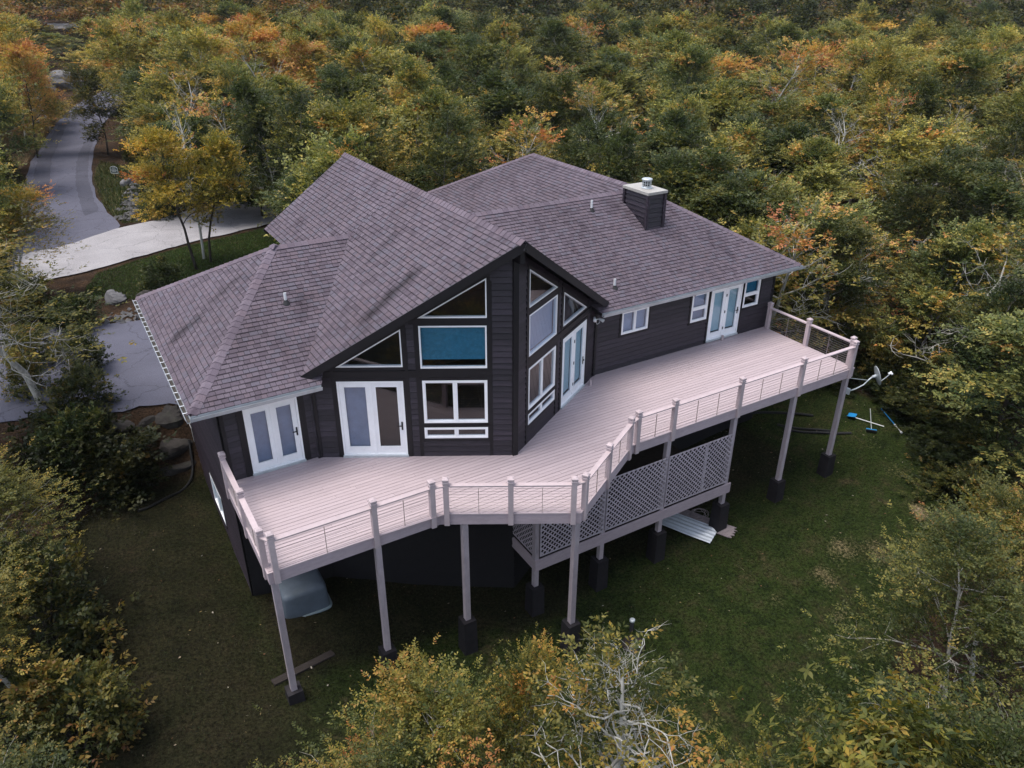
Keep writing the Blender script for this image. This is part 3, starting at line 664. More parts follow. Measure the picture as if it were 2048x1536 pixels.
# plain walls out of sight, floor and ceiling close the rooms
hid = [((13.5, 2.967), (13.5, 18.4), -4.6, 2.5), ((13.5, 18.4), (5.3, 18.4), -2.5, 2.4), ((5.3, 18.4), (5.3, 11.6), -2.5, 2.2), ((5.3, 11.6), (2.7, 11.6), -2.5, 2.4), ((2.7, 11.6), (-2.7, 11.6), -2.5, 4.3), ((-2.7, 11.6), (-2.7, 10.7), -2.5, 4.2), ((-2.7, 10.7), (-7.34, 10.7), -2.5, 2.5)]
for a, b, z0, z1 in hid: MB().bar((a[0], a[1], (z0+z1)/2), (b[0], b[1], (z0+z1)/2), 0.12, z1-z0).build('wall', 'siding', house)
part('floor_slab', MB().add([(-7.25, 2.95, -.05), (-4.9, 2.95, -.05), (0, .15, -.05), (4.95, 3.1, -.05), (13.4, 3.1, -.05), (13.4, 11, -.05), (-7.25, 10.6, -.05)], [(0, 1, 2, 3, 4, 5, 6)]), 'interior')
part('partition', MB().bar((-7.2, 6.5, 1.2), (13.4, 6.5, 1.2), .1, 2.5), 'interior')
part('gable_back', MB().prism([(-2.7, 2.2), (2.7, 2.2), (2.7, zl(2.7)-.2), (0, ZR-.2), (-2.7, zl(2.7)-.2)], 0, .1, lambda s, z, k: Vector((s, 11.5+k, z))), 'interior')

# chimney chase on the right roof
CX0, CX1, CY0, CY1, CT = 8.68, 9.46, 5.13, 6.46, 5.36
ch = part('chimney', MB().box(CX0+.03, CX1-.03, CY0+.03, CY1-.03, 3.9, CT), 'trim_dark')
z = 3.95
while z < CT-.02:
    z1 = min(z+.17, CT)
    for o, e, n, a, b in (((0, CY0), (1, 0), (0, -1), CX0+.06, CX1-.06), ((CX0, 0), (0, -1), (-1, 0), -CY1+.06, -CY0-.06), ((CX1, 0), (0, 1), (1, 0), CY0+.06, CY1-.06)):
        kid(MB().prism(rect(a, b, z, z1-.02), -0.03, lambda s, q: 0.026-0.040*(q-z)/(z1-z), mkF(o, e, n)), 'siding_board', 'siding', ch)
    z = z1
for x, y in ((CX0, CY0), (CX1, CY0), (CX0, CY1), (CX1, CY1)): kid(MB().box(x-.055 if x == CX0 else x-.055, x+.055, y-.055, y+.055, 3.9, CT-.002), 'corner_board', 'siding', ch)
kid(MB().box(CX0-.07, CX1+.07, CY0-.07, CY1+.07, CT, CT+.035).box(CX0-.072, CX1+.072, CY0-.072, CY0-.06, CT-.06, CT+.0).box(CX0-.072, CX0-.06, CY0-.06, CY1+.07, CT-.06, CT), 'chase_cover', 'chase_cover', ch)
cx, cy = 9.07, 5.72
fc = kid(MB().lathe((cx, cy, CT+.03), [(.20, 0), (.20, .04), (.15, .07), (.135, .10)], 24), 'flue_collar', 'galvanised', ch, True)
kid(MB().lathe((cx, cy, CT+.12), [(.12, 0), (.12, .20)], 20), 'flue_screen', 'black', ch)
cm = MB()
for k in range(12):
    a = 2*math.pi*k/12; cm.bar((cx+.165*math.cos(a), cy+.165*math.sin(a), CT+.12), (cx+.165*math.cos(a), cy+.165*math.sin(a), CT+.33), .022, .012, (math.cos(a), math.sin(a), 0))
for zz in (.12, .205, .29): 
    for k in range(24):
        a = 2*math.pi*k/24; b_ = 2*math.pi*(k+1)/24; cm.bar((cx+.168*math.cos(a), cy+.168*math.sin(a), CT+zz+.01), (cx+.168*math.cos(b_), cy+.168*math.sin(b_), CT+zz+.01), .012, .02)
kid(cm, 'flue_cage', 'galvanised', ch)
kid(MB().lathe((cx, cy, CT+.325), [(.175, 0), (.195, .01), (.195, .045), (.16, .065), (.02, .085)], 24), 'flue_cap', 'galvanised', ch, True)
# vent pipes
for x, y, z, hgt_ in ((7.1, 6.37, 4.69, .37), (5.8, 3.14, 2.98, .31), (-4.7, 4.8, 3.99, .30)):
    p_ = part('vent_pipe', MB().lathe((x, y, z-.1), [(.042, 0), (.042, hgt_+.1), (.034, hgt_+.1), (.034, hgt_)], 14), 'pipe_white')
    kid(MB().lathe((x, y-.02, z-.06), [(.13, 0), (.11, .05), (.055, .13), (.05, .15)], 14), 'pipe_boot', 'rubber', p_)
# flood lights / cameras at the inner right corner
fx, fy, fz = 4.75, 2.72, 2.20
fl = part('flood_light', MB().box(fx-.05, fx+.05, fy-.02, fy+.06, fz-.06, fz+.06), 'black')
for dx, dz in ((-.13, .10), (.16, .02)):
    kid(MB().tube([(fx, fy, fz), (fx+dx*.6, fy-.06, fz+dz)], .018), 'bracket', 'pipe_white', fl); kid(MB().tube([(fx+dx*.6, fy-.05, fz+dz+.02), (fx+dx*1.1, fy-.16, fz+dz-.03), (fx+dx*1.25, fy-.20, fz+dz-.05)], [.035, .055, .058], 12), 'lamp_head', 'pipe_white', fl, True)
kid(MB().tube([(fx, fy-.02, fz-.05), (fx+.05, fy-.04, fz-.17), (fx+.2, fy+.02, fz-.16), (fx+.3, fy+.14, fz-.05)], .008, 6), 'cable', 'pipe_white', fl)
lt = part('wall_lantern', MB().lathe((9.22, 2.82, 2.12), [(.05, 0), (.075, .05), (.06, .17), (.02, .21)], 10).bar((9.22, 2.96, 2.24), (9.22, 2.84, 2.30), .03, .03), 'old_wood')

# ------------------------------------------------------------------ deck
deck = thing('deck', (1.5, -1, -4.9), 'raised pinkish painted deck on tall posts wrapping the prow of the house', 'deck')
def dk(name, mb, mat, smooth=False): return mb.build(name, mat, deck, smooth)
DECK = [(-7.46, -1.39), (-3.08, -1.39), (.05, -3.2), (3.27, -1.29), (13.22, -1.29), (13.22, 2.915), (4.97, 2.915), (0.0, -.055), (-4.93, 2.745), (-7.46, 2.745)]
def spans(y):
    xs = []
    for (a, b) in edges(DECK):
        if (a[1] > y) != (b[1] > y): xs.append(a[0]+(b[0]-a[0])*(y-a[1])/(b[1]-a[1]))
    xs.sort(); return list(zip(xs[::2], xs[1::2]))
BW = 0.1395
y = -3.19
while y < 2.9:
    y0, y1 = y+.006, min(y+BW-.006, 2.905); A, B, Mm = spans(y0+1e-4), spans(y1-1e-4), spans((y0+y1)/2)
    for k, (m0, m1) in enumerate(Mm):
        if len(A) == len(B) == len(Mm): (a0, a1), (b0, b1) = A[k], B[k]
        else: a0 = b0 = m0; a1 = b1 = m1
        js = []; x = m0+RNG.uniform(1.2, 4.6)
        while x < m1-.6: js.append(x); x += RNG.choice((3.66, 4.27, 4.88))
        lo = [(a0, b0)]+[(j+.002, j+.002) for j in js]; hi = [(j-.002, j-.002) for j in js]+[(a1, b1)]
        for (p0, p1), (q0, q1) in zip(lo, hi):
            if q0-p0 < .03 and q1-p1 < .03: continue
            dz = RNG.uniform(-.002, .002)
            dk('deck_board', MB().add([(p0, y0, -.026), (q0, y0, -.026), (q1, y1, -.026), (p1, y1, -.026), (p0, y0, dz), (q0, y0, dz), (q1, y1, dz), (p1, y1, dz)],
                                      [(0, 3, 2, 1), (4, 5, 6, 7), (0, 1, 5, 4), (1, 2, 6, 5), (2, 3, 7, 6), (3, 0, 4, 7)]), 'deck')
    y += BW
# nosing strips and rim boards round the outside
OUT = [(-7.46, 2.745), (-7.46, -1.39), (-3.08, -1.39), (.05, -3.2), (3.27, -1.29), (13.22, -1.29), (13.22, 2.915)]
def off(P, w):
    res = []
    for i in range(len(P)):
        ns = []
        for a, b in ((P[i-1], P[i]) if i > 0 else (None, None), (P[i], P[i+1]) if i < len(P)-1 else (None, None)):
            if a is None: continue
            l = math.hypot(b[0]-a[0], b[1]-a[1]); ns.append(((b[1]-a[1])/l, -(b[0]-a[0])/l))
        nxx = sum(q[0] for q in ns)/len(ns); nyy = sum(q[1] for q in ns)/len(ns); l2 = nxx*nxx+nyy*nyy
        res.append((P[i][0]+nxx/l2*w, P[i][1]+nyy/l2*w))
    return res
O1 = off(OUT, .045); O2 = off(OUT, .005); O3 = off(OUT, .03)
def strip(Pa, Pb, i, z0, z1):
    return MB().add([(*Pa[i], z0), (*Pa[i+1], z0), (*Pb[i+1], z0), (*Pb[i], z0), (*Pa[i], z1), (*Pa[i+1], z1), (*Pb[i+1], z1), (*Pb[i], z1)], [(0, 1, 2, 3), (7, 6, 5, 4), (0, 4, 5, 1), (1, 5, 6, 2), (2, 6, 7, 3), (3, 7, 4, 0)])
for i in range(6):
    dk('nosing', strip(O1, off(OUT, .003), i, -.028, .004), 'rail_paint')
    dk('rim_board', strip(O3, off(OUT, -.015), i, -.345, -.030), 'rim_paint')
for x in np.arange(-7.0, 13.1, .61):
    sp = [(p, q) for p, q in ((-1.39, 2.7), )]
    ylo = max(-1.25 if (x < -3 or x > 3.2) else (-1.25-(x+3.08)*.578 if x < .05 else -3.05+(x-.05)*.593), -3.1)
    yhi = 2.6 if (x < -4.9 or x > 4.95) else (2.6-(x+4.9)*.57 if x < 0 else -.2+x*.58)
    if yhi-ylo > .5: dk('joist', MB().box(x-.02, x+.02, ylo, yhi, -.27, -.028), 'grey_timber')
# railing ------------------------------------------------------------------
ZRAIL = 0.90
cap_me = MB().add([(-.082, -.082, 0), (.082, -.082, 0), (.082, .082, 0), (-.082, .082, 0), (-.082, -.082, .03), (.082, -.082, .03), (.082, .082, .03), (-.082, .082, .03), (-.055, -.055, .045), (.055, -.055, .045), (.055, .055, .045), (-.055, .055, .045), (-.085, -.085, .075), (.085, -.085, .075), (.085, .085, .075), (-.085, .085, .075), (-.085, -.085, .12), (.085, -.085, .12), (.085, .085, .12), (-.085, .085, .12), (-.04, -.04, .155), (.04, -.04, .155), (.04, .04, .155), (-.04, .04, .155)],
    [(3, 2, 1, 0)]+[(4*l+i, 4*l+(i+1) % 4, 4*l+4+(i+1) % 4, 4*l+4+i) for l in range(5) for i in range(4)]+[(20, 21, 22, 23)]).mesh('post_cap', 'rail_paint')
def rail_post(x, y, rz, zb=-.34):
    p = MB().box(-.068, .068, -.068, .068, zb, .96).mesh('railing_post', 'rail_paint'); M_ = Matrix.Translation((x, y, 0)) @ Matrix.Rotation(rz, 4, 'Z')
    o = link('railing_post', p, deck); o.matrix_basis = M_
    c = bpy.data.objects.new('post_cap', cap_me); COL.objects.link(c); c.parent = o; c.location = (0, 0, .96)
def rail_run(pts, bal, rz):
    """pts: post positions along one straight run; bal: balusters per bay"""
    for x, y in pts: rail_post(x, y, rz)
    for (a, b), nb in zip(zip(pts[:-1], pts[1:]), bal):
        a = Vector((*a, 0)); b = Vector((*b, 0)); t = (b-a).normalized(); a2 = a+t*.07; b2 = b-t*.07; up = Vector((0, 0, 1))
        dk('top_rail', MB().bar(a2+up*(ZRAIL-.02), b2+up*(ZRAIL-.02), .135, .038), 'rail_paint')
        dk('sub_rail', MB().bar(a2+up*(ZRAIL-.055), b2+up*(ZRAIL-.055), .05, .03), 'rail_paint')
        for k in range(9): dk('cable', MB().tube([a2+up*(.085+.085*k), b2+up*(.085+.085*k)], .0042, 5, False), 'steel')
        for k in range(nb):
            q = a2+(b2-a2)*((k+1)/(nb+1)); dk('baluster', MB().bar(q+up*.01, q+up*(ZRAIL-.12), .022, .012, t), 'rail_paint' if False else 'steel')
g1 = math.atan2(-1.81, 3.13); g2 = math.atan2(1.91, 3.22)
rail_run([(-7.47, 2.55), (-7.47, .62), (-7.47, -1.14)], [1, 1], 0)
rail_run([(-7.30, -1.42), (-4.83, -1.42), (-3.28, -1.42)], [1, 1], 0)
rail_run([(-2.93, -1.51), (-1.51, -2.33), (-.12, -3.13)], [1, 1], g1)
rail_run([(.22, -3.14), (1.60, -2.32), (3.02, -1.48)], [1, 1], g2)
rail_run([(3.42, -1.32), (4.82, -1.32), (7.58, -1.32), (10.42, -1.32), (13.02, -1.32)], [1, 2, 2, 2], 0)
rail_run([(13.24, -1.06), (13.24, .85), (13.24, 2.72)], [1, 1], 0)
# short rail returns that close the gaps at the corners
for a, b in (((-7.47, -1.14), (-7.30, -1.42)), ((-3.28, -1.42), (-2.93, -1.51)), ((-.12, -3.13), (.22, -3.14)), ((3.02, -1.48), (3.42, -1.32)), ((13.02, -1.32), (13.24, -1.06))):
    dk('top_rail', MB().bar((*a, ZRAIL-.022), (*b, ZRAIL-.022), .13, .036), 'rail_paint')
# support posts and piers
def pier(x, y, zt, w=.20, rz=0.0):
    g = H(x, y)-.3; mb = MB(); k = w; b = w*1.12
    mb.add([(-b, -b, g), (b, -b, g), (b, b, g), (-b, b, g), (-k, -k, zt), (k, -k, zt), (k, k, zt), (-k, k, zt)], [(0, 3, 2, 1), (4, 5, 6, 7), (0, 1, 5, 4), (1, 2, 6, 5), (2, 3, 7, 6), (3, 0, 4, 7)])
    o = dk('pier', mb, 'pier'); o.matrix_basis = Matrix.Translation((x, y, 0)) @ Matrix.Rotation(rz, 4, 'Z')
def post(x, y, z0, z1, w=.15, rz=0.0):
    o = dk('support_post', MB().box(-w/2, w/2, -w/2, w/2, z0, z1), 'post_paint'); o.matrix_basis = Matrix.Translation((x, y, 0)) @ Matrix.Rotation(rz, 4, 'Z')
for x, y, zt, rz in ((-7.36, -1.29, -3.97, 0), (-4.78, -1.29, -3.95, 0), (-2.5, -1.62, -3.72, 0), (0.05, -3.05, -3.93, 0), (10.45, -1.18, -3.86, 0), (13.12, -1.18, -3.66, 0)):
    pier(x, y, zt, .19, rz); post(x, y, zt, -.30, .155, rz)
YL = -1.2
for x, zt in ((0.02, -4.0), (2.43, -4.0), (4.80, -3.88), (7.62, -3.82)):
    pier(x, YL, zt, .20); post(x, YL, zt, -.30 if x > 1 else -1.0, .15)
# lattice skirt of the lower porch: posts, beam, framed panels of crossed slats
dk('beam', MB().box(-.06, 7.80, YL-.125, YL-.080, -3.36, -2.98), 'rim_paint')
dk('beam', MB().box(-.06, -.015, YL-.08, .95, -3.36, -2.98), 'rim_paint')
dk('lower_floor', MB().box(0.0, 7.75, YL-.06, 2.6, -3.10, -3.02), 'grey_timber')
ZT0, ZB0 = -.95, -2.86
def lattice(o, e, n, s0, s1, label=None, sp=.122, w=.039):
    F = mkF(o, e, n); P = rect(s0, s1, ZB0, ZT0)
    pan = dk('lattice_panel', MB().ring(P, inset(P, .035), 0.0, .02, F), 'lattice')
    for sgn, n0 in ((1, .004), (-1, .014)):
        c0 = s0-(ZT0-ZB0)-.2 if sgn > 0 else s0-.2; c = c0+RNG.random()*.02
        while c < s1+(ZT0-ZB0)+.2:
            h_ = w*.7071
            if sgn > 0: q = [(c, ZB0), (c+2*h_, ZB0), (c+2*h_+(ZT0-ZB0), ZT0), (c+(ZT0-ZB0), ZT0)]
            else: q = [(c, ZB0), (c+2*h_, ZB0), (c+2*h_-(ZT0-ZB0), ZT0), (c-(ZT0-ZB0), ZT0)]
            q = inside(q, P)
            if area(q) > .002: kid(MB().prism(q, n0, n0+.009, F), 'slat', 'lattice', pan)
            c += sp*1.4142
for a, b in ((.09, 2.40), (2.46, 4.77), (4.83, 6.42), (6.44, 7.56)): lattice((0, YL-.11), (1, 0), (0, -1), a, b)
lattice((-.02, 0), (0, -1), (-1, 0), -.95, -YL-.02)
# door stop blocks on the deck by the pale doors
for x, y, s in ((4.42, 2.37, 0), (10.92, 2.80, 0)):
    o = MB().box(-.035, .035, -.035, .035, .002, .20).box(-.05, .05, -.05, .05, .002, .02).build('door_stop', 'rail_paint', deck); o.matrix_basis = Matrix.Translation((x, y, 0))

# ------------------------------------------------------------------ loose things
def gz(x, y): return H(x, y)
# satellite dish on the right corner post
D = thing('satellite_dish', (13.3, -1.35, -1.0), 'white satellite dish on a bent arm at the right corner post of the deck', 'dish')
def ob(p, name, mb, mat, smooth=False): return mb.build(name, mat, p, smooth)
c0 = Vector((14.16, -1.70, -.38)); ax = Vector((.80, -.55, .28)).normalized(); sd = ax.cross(Vector((0, 0, 1))).normalized(); upv = sd.cross(ax)
mb = MB(); rings = [(0, -.055), (.12, -.05), (.22, -.032), (.30, -.008), (.335, .0)]
for thk in (0, -.012):
    for rd, hh in rings:
        for k in range(28):
            a = 2*math.pi*k/28; mb.v.append(tuple(c0+sd*rd*math.cos(a)+upv*rd*1.08*math.sin(a)+ax*(hh+thk)))
nr_ = len(rings)
for t_ in range(2):
    for i in range(nr_-1):
        for k in range(28):
            q = (t_*nr_*28+i*28+k, t_*nr_*28+i*28+(k+1) % 28, t_*nr_*28+(i+1)*28+(k+1) % 28, t_*nr_*28+(i+1)*28+k); mb.f.append(q if t_ == 0 else q[::-1])
for k in range(28): mb.f.append(((nr_-1)*28+k, (nr_-1)*28+(k+1) % 28, (2*nr_-1)*28+(k+1) % 28, (2*nr_-1)*28+k))
ob(D, 'reflector', mb, 'galvanised', True)
ob(D, 'mast', MB().tube([(13.22, -1.30, -.95), (13.45, -1.42, -.86), (13.72, -1.52, -.72), (13.86, -1.57, -.55), (13.98, -1.62, -.42)], .024, 10), 'galvanised', True)
ob(D, 'bracket', MB().tube([c0-ax*.06, Vector((13.98, -1.62, -.42))], [.06, .045], 8).bar((13.16, -1.29, -.40), (13.84, -1.56, -.55), .02, .015).box(13.18, 13.24, -1.38, -1.22, -1.05, -.82), 'galvanised')
tip = c0+ax*.46-upv*.02
ob(D, 'feed_arm', MB().tube([c0-upv*.30+ax*.0, c0+ax*.25-upv*.16, tip], .016, 8), 'galvanised')
ob(D, 'feed_horn', MB().bar(tip-sd*.09, tip+sd*.09, .05, .05).tube([tip, tip-ax*.10], [.03, .045], 10).tube([tip+upv*.06, tip-upv*.03], .025, 8), 'pipe_white')

# upturned blue tub under the deck
T = thing('upturned_tub', (-6.25, 1.6, gz(-6.25, 1.6)), 'pale blue plastic tub lying upside down under the left end of the deck', 'tub')
tz = gz(-6.0, 1.2)-.02
mb = MB(); prof = [(1.00, 0.0), (1.02, .06), (.93, .07), (.91, .35), (.88, .74), (.84, .84), (.70, .88), (.0, .89)]
def sup(a, ex, ey, n=7): return (ex*math.copysign(abs(math.cos(a))**(2/n), math.cos(a)), ey*math.copysign(abs(math.sin(a))**(2/n), math.sin(a)))
def shell(prof, ex, ey, c, rz, mat, name, lo, hi):
    mb = MB(); n = 40
    for s, zz in prof[lo:hi]:
        for k in range(n):
            x, y = sup(2*math.pi*k/n, ex, ey); x *= max(s, .02); y *= max(s, .02); mb.v.append((c[0]+x*math.cos(rz)-y*math.sin(rz), c[1]+x*math.sin(rz)+y*math.cos(rz), c[2]+zz))
    m_ = hi-lo
    for i in range(m_-1):
        for k in range(n): mb.f.append((i*n+k, i*n+(k+1) % n, (i+1)*n+(k+1) % n, (i+1)*n+k))
    mb.f.append(tuple((m_-1)*n+k for k in range(n))); return ob(T, name, mb, mat, True)
tc = (-6.12, 1.96, tz); shell(prof, .74, .56, tc, -.03, 'tub_blue', 'tub_shell', 2, 8); shell(prof, .74, .56, tc, -.03, 'tub_rim', 'tub_rim', 0, 3)

# corrugated black drain pipes on the lawn
def drain(name, pts, rad, label, group=None):
    P = []; pts = [Vector((x, y, gz(x, y)+rad*.75+dz)) for x, y, dz in pts]
    for i in range(len(pts)-1):
        p0 = pts[max(i-1, 0)]; p1 = pts[i]; p2 = pts[i+1]; p3 = pts[min(i+2, len(pts)-1)]
        n = max(3, int((p2-p1).length/.045))
        for k in range(n):
            t = k/n; P.append(0.5*((2*p1)+(p2-p0)*t+(2*p0-5*p1+4*p2-p3)*t*t+(3*p1-p0-3*p2+p3)*t*t*t))
    P.append(pts[-1]); R_ = [rad*(1.0 if i % 2 else .84) for i in range(len(P))]
    o = MB().tube(P, R_, 10).build(name, 'pipe_black'); tag(o, label, 'drain pipe', group)
drain('drain_pipe', [(13.2, 3.4, 0), (13.9, 3.1, .0), (14.5, 2.6, .02), (15.1, 1.9, .05), (15.5, 1.45, 0)], .055, 'black corrugated drain pipe lying on the lawn under the right end of the deck')
drain('drain_pipe', [(13.9, 1.6, 0), (14.3, 1.02, 0), (14.8, .5, .02), (15.3, .06, 0), (15.72, -.25, 0)], .055, 'black corrugated drain pipe passing behind the rightmost deck post')
drain('drain_pipe', [(13.95, 1.95, 0), (14.35, 1.3, 0), (14.8, .75, .03), (15.2, .35, 0)], .05, 'shorter black corrugated drain pipe beside the longer one near the rightmost post')
drain('drain_hose', [(-7.55, 9.9, .1), (-7.72, 9.2, .05), (-8.15, 8.7, 0), (-8.8, 8.25, 0), (-9.3, 7.9, 0), (-9.7, 7.75, 0)], .05, 'black drain hose curving from the left wall onto the lawn')
# snow shovel, broom and pole dropped by the forest edge
def tool_pts(a, b, lift=.03): return Vector((a[0], a[1], gz(*a)+lift)), Vector((b[0], b[1], gz(*b)+lift))
S = thing('snow_shovel', (16.9, -.1, gz(16.9, -.1)), 'blue plastic snow shovel lying on the lawn by the forest edge', 'shovel')
a, b = tool_pts((16.65, .30), (17.05, -.75), .07); ob(S, 'handle', MB().tube([a, b], .018, 8), 'pipe_white')
t = (a-b).normalized(); s = t.cross(Vector((0, 0, 1))).normalized()
bl = MB(); cc = a+t*.05
for i in range(6):
    q = i/5; w_ = .15+.02*math.sin(q*3.1)
    for j in range(5): f_ = (j/4-.5)*2; bl.v.append(tuple(cc+t*(q*.32-.05)+s*w_*f_+Vector((0, 0, .05+.06*f_*f_-.05*q))))
for i in range(5):
    for j in range(4): bl.f.append((i*5+j, i*5+j+1, i*5+j+6, i*5+j+5))
bo = ob(S, 'blade', bl, 'blue_plastic', True); md = bo.modifiers.new('thick', 'SOLIDIFY'); md.thickness = .015
S = thing('push_broom', (17.1, .2, gz(17.1, .2)), 'broom with a dark blue head lying across the snow shovel', 'broom')
a, b = tool_pts((16.45, -.62), (17.62, .35), .09); ob(S, 'handle', MB().tube([a, b], .014, 8), 'galvanised')
t = (b-a).normalized(); s = t.cross(Vector((0, 0, 1))).normalized()
ob(S, 'head', MB().bar(a-s*.20, a+s*.20, .06, .05), 'blue_plastic'); ob(S, 'bristles', MB().bar(a-s*.20-t*.07, a+s*.20-t*.07, .10, .06), 'black')
S = thing('telescopic_pole', (17.6, -.7, gz(17.6, -.7)), 'long blue and white telescopic pole lying on the lawn at the forest edge', 'pole')
a, b = tool_pts((18.02, .12), (17.25, -1.42), .05); m1 = a+(b-a)*.68
ob(S, 'pole_tube', MB().tube([a, m1], .022, 8), 'blue_plastic'); ob(S, 'pole_extension', MB().tube([m1, b], .016, 8), 'pipe_white')
ob(S, 'clamp', MB().tube([m1-(b-a)*.02, m1+(b-a)*.03], .035, 8).tube([b-(b-a)*.05, b], .04, 8), 'pipe_white')
# corrugated sheet and weathered board under the lattice porch
def sheet(name, c, ang, L, Wd, waves, mat, label, cat, amp=.018, lift=.05, ragged=0, tilt=.0):
    mb = MB(); n = 8*waves; m_ = 6
    for i in range(m_+1):
        for j in range(n+1):
            u_ = i/m_*L; w_ = (j/n-.5)*Wd; zz = amp*math.copysign(min(1, abs(1.6*math.sin(2*math.pi*j/8))), math.sin(2*math.pi*j/8)) if amp else 0
            uu2 = u_+(ragged*RNG.random() if i == m_ else 0)
            x = c[0]+uu2*math.cos(ang)-w_*math.sin(ang); y = c[1]+uu2*math.sin(ang)+w_*math.cos(ang); mb.v.append((x, y, gz(x, y)+lift+zz+tilt*u_))
    for i in range(m_):
        for j in range(n): k = i*(n+1)+j; mb.f.append((k, k+1, k+n+2, k+n+1))
    o = mb.build(name, mat); tag(o, label, cat); md = o.modifiers.new('thick', 'SOLIDIFY'); md.thickness = .006 if amp else .02
    return o
sheet('corrugated_sheet', (5.95, .95), math.radians(-63), 2.75, .92, 5, 'sheet_metal', 'white corrugated roofing sheet poking out under the lattice porch', 'roofing sheet', .02, .10)
sheet('weathered_board', (6.75, .75), math.radians(-66), 2.6, .62, 2, 'old_wood', 'weathered pinkish board with a broken end beside the corrugated sheet', 'board', 0, .05, .22)
mb = MB(); cc = Vector((7.55, -.35, gz(7.55, -.35)+.05)); P = []
for k in range(150):
    a = k*.22; rr_ = .27+.07*math.sin(k*.13)+.03*math.sin(k*.71); P.append(cc+Vector((rr_*math.cos(a), rr_*math.sin(a)*.9, .02+.03*math.sin(k*.37)+k*.0006)))
tag(mb.tube(P, .009, 6).build('cable_coil', 'old_wood'), 'loose tan coil of cable on the ground beside the right lattice pier', 'cable')
# septic riser: pipe with cap and round lid in the foreground
S = thing('septic_lid', (1.85, -3.75, gz(1.85, -3.75)), 'round brown septic lid set in the grass among the foreground branches', 'lid')
ob(S, 'lid', MB().lathe((1.85, -3.75, gz(1.85, -3.75)-.05), [(.34, 0), (.34, .10), (.30, .13), (.05, .14)], 26), 'grey_timber'); ob(S, 'marker', MB().lathe((1.93, -3.92, gz(1.85, -3.75)+.075), [(.07, 0), (.06, .03), (.01, .035)], 16), 'pipe_white')
S = thing('vent_stack', (2.12, -3.30, gz(2.12, -3.3)), 'short grey vent pipe standing beside the septic lid', 'pipe')
ob(S, 'stack', MB().lathe((2.12, -3.30, gz(2.12, -3.3)-.1), [(.06, 0), (.06, .50)], 16), 'rubber'); ob(S, 'stack_cap', MB().lathe((2.12, -3.30, gz(2.12, -3.3)+.38), [(.08, 0), (.08, .06), (.05, .07)], 16), 'galvanised')
# timbers by the left post
for i, (a, b) in enumerate((((-7.75, -.62), (-6.0, -.25)), )):
    tag(MB().bar((*a, gz(*a)-.02), (*b, gz(*b)-.02), .22, .12).build('landscape_timber', 'grey_timber'), ('grey landscape timber on the lawn behind the leftmost deck post', 'grey landscape timber nearest the foot of the leftmost deck post')[i], 'timber')
# green sign with white border and lines of white lettering
S = thing('yard_sign', (-5.2, 49.3, gz(-5.2, 49.3)), 'small dark green sign with white border and lettering beside the lane', 'sign')
sx, sy, sz = -5.2, 49.3, gz(-5.2, 49.3)
yw = YAW+.15; es = (math.cos(yw), -math.sin(yw)); ns = (-math.sin(yw), -math.cos(yw)); F = mkF((sx, sy), es, ns)
Q = [(-.30, sz+.35), (.30, sz+.35), (.30, sz+.78), (.20, sz+.84), (0, sz+.90), (-.20, sz+.84), (-.30, sz+.78)]
ob(S, 'board', MB().prism(Q, -.03, 0, F), 'sign_green'); ob(S, 'border', MB().ring(Q, inset(Q, .03), 0.0, .006, F), 'pipe_white')
ob(S, 'sign_post', MB().prism(rect(-.03, .03, sz-.2, sz+.36), -.05, -.031, F), 'grey_timber')
for k, (w_, zz) in enumerate(((.13, .75), (.20, .66), (.22, .57), (.17, .48))):
    mb = MB(); x = -w_
    while x < w_: l_ = RNG.uniform(.025, .05); mb.prism(rect(x, min(x+l_, w_), sz+zz-.018, sz+zz+.018), 0.0, .004, F); x += l_+.012
    o = ob(S, 'lettering', mb, 'pipe_white'); o['kind'] = 'stuff'

# ------------------------------------------------------------------ boulders
def boulder(name, x, y, rx, ry, rz_, seed, mat, label, group=None, sink=.3, rot=0.0, zb=None):
    rs = np.random.RandomState(seed); mb = MB(); n, m_ = 18, 11; dirs = rs.randn(9, 3); dirs /= np.linalg.norm(dirs, axis=1)[:, None]; cut = rs.uniform(.50, .88, 9); g = gz(x, y) if zb is None else zb
    for i in range(m_+1):
        th = math.pi*i/m_
        for k in range(n):
            a = 2*math.pi*k/n; p = np.array([math.sin(th)*math.cos(a), math.sin(th)*math.sin(a), math.cos(th)]); s_ = 1.0
            dp = dirs @ p; 
            for q, c_ in zip(dp, cut):
                if q > c_*.98: s_ = min(s_, c_/q)
            s_ *= 1+.05*math.sin(5*p[0]+seed)+.04*math.sin(9*p[1]+2*seed)*math.cos(7*p[2]); p = p*s_*np.array([rx, ry, rz_])
            mb.v.append((x+p[0]*math.cos(rot)-p[1]*math.sin(rot), y+p[0]*math.sin(rot)+p[1]*math.cos(rot), g+rz_*(1-sink*2)+p[2]))
    for i in range(m_):
        for k in range(n): mb.f.append((i*n+k, i*n+(k+1) % n, (i+1)*n+(k+1) % n, (i+1)*n+k))
    tag(mb.build(name, mat), label, 'boulder', group)
boulder('boulder', -7.85, 10.75, .62, .50, .62, 1, 'rock', 'tall pointed boulder at the corner of the parking apron against the house', None, .25, .4, -2.15)
boulder('boulder', -8.75, 10.75, .62, .42, .42, 2, 'rock', 'flat topped boulder on the lip of the parking apron, second from the house', None, .3, .1, -2.05)
boulder('boulder', -9.75, 10.75, .75, .45, .42, 3, 'rock', 'long boulder on the lip of the parking apron under the shrubs', None, .3, -.1, -2.0)
boulder('boulder', -8.05, 10.02, .72, .45, .42, 4, 'rock', 'large slanted boulder in the middle of the retaining bank', None, .3, .35, -2.75)
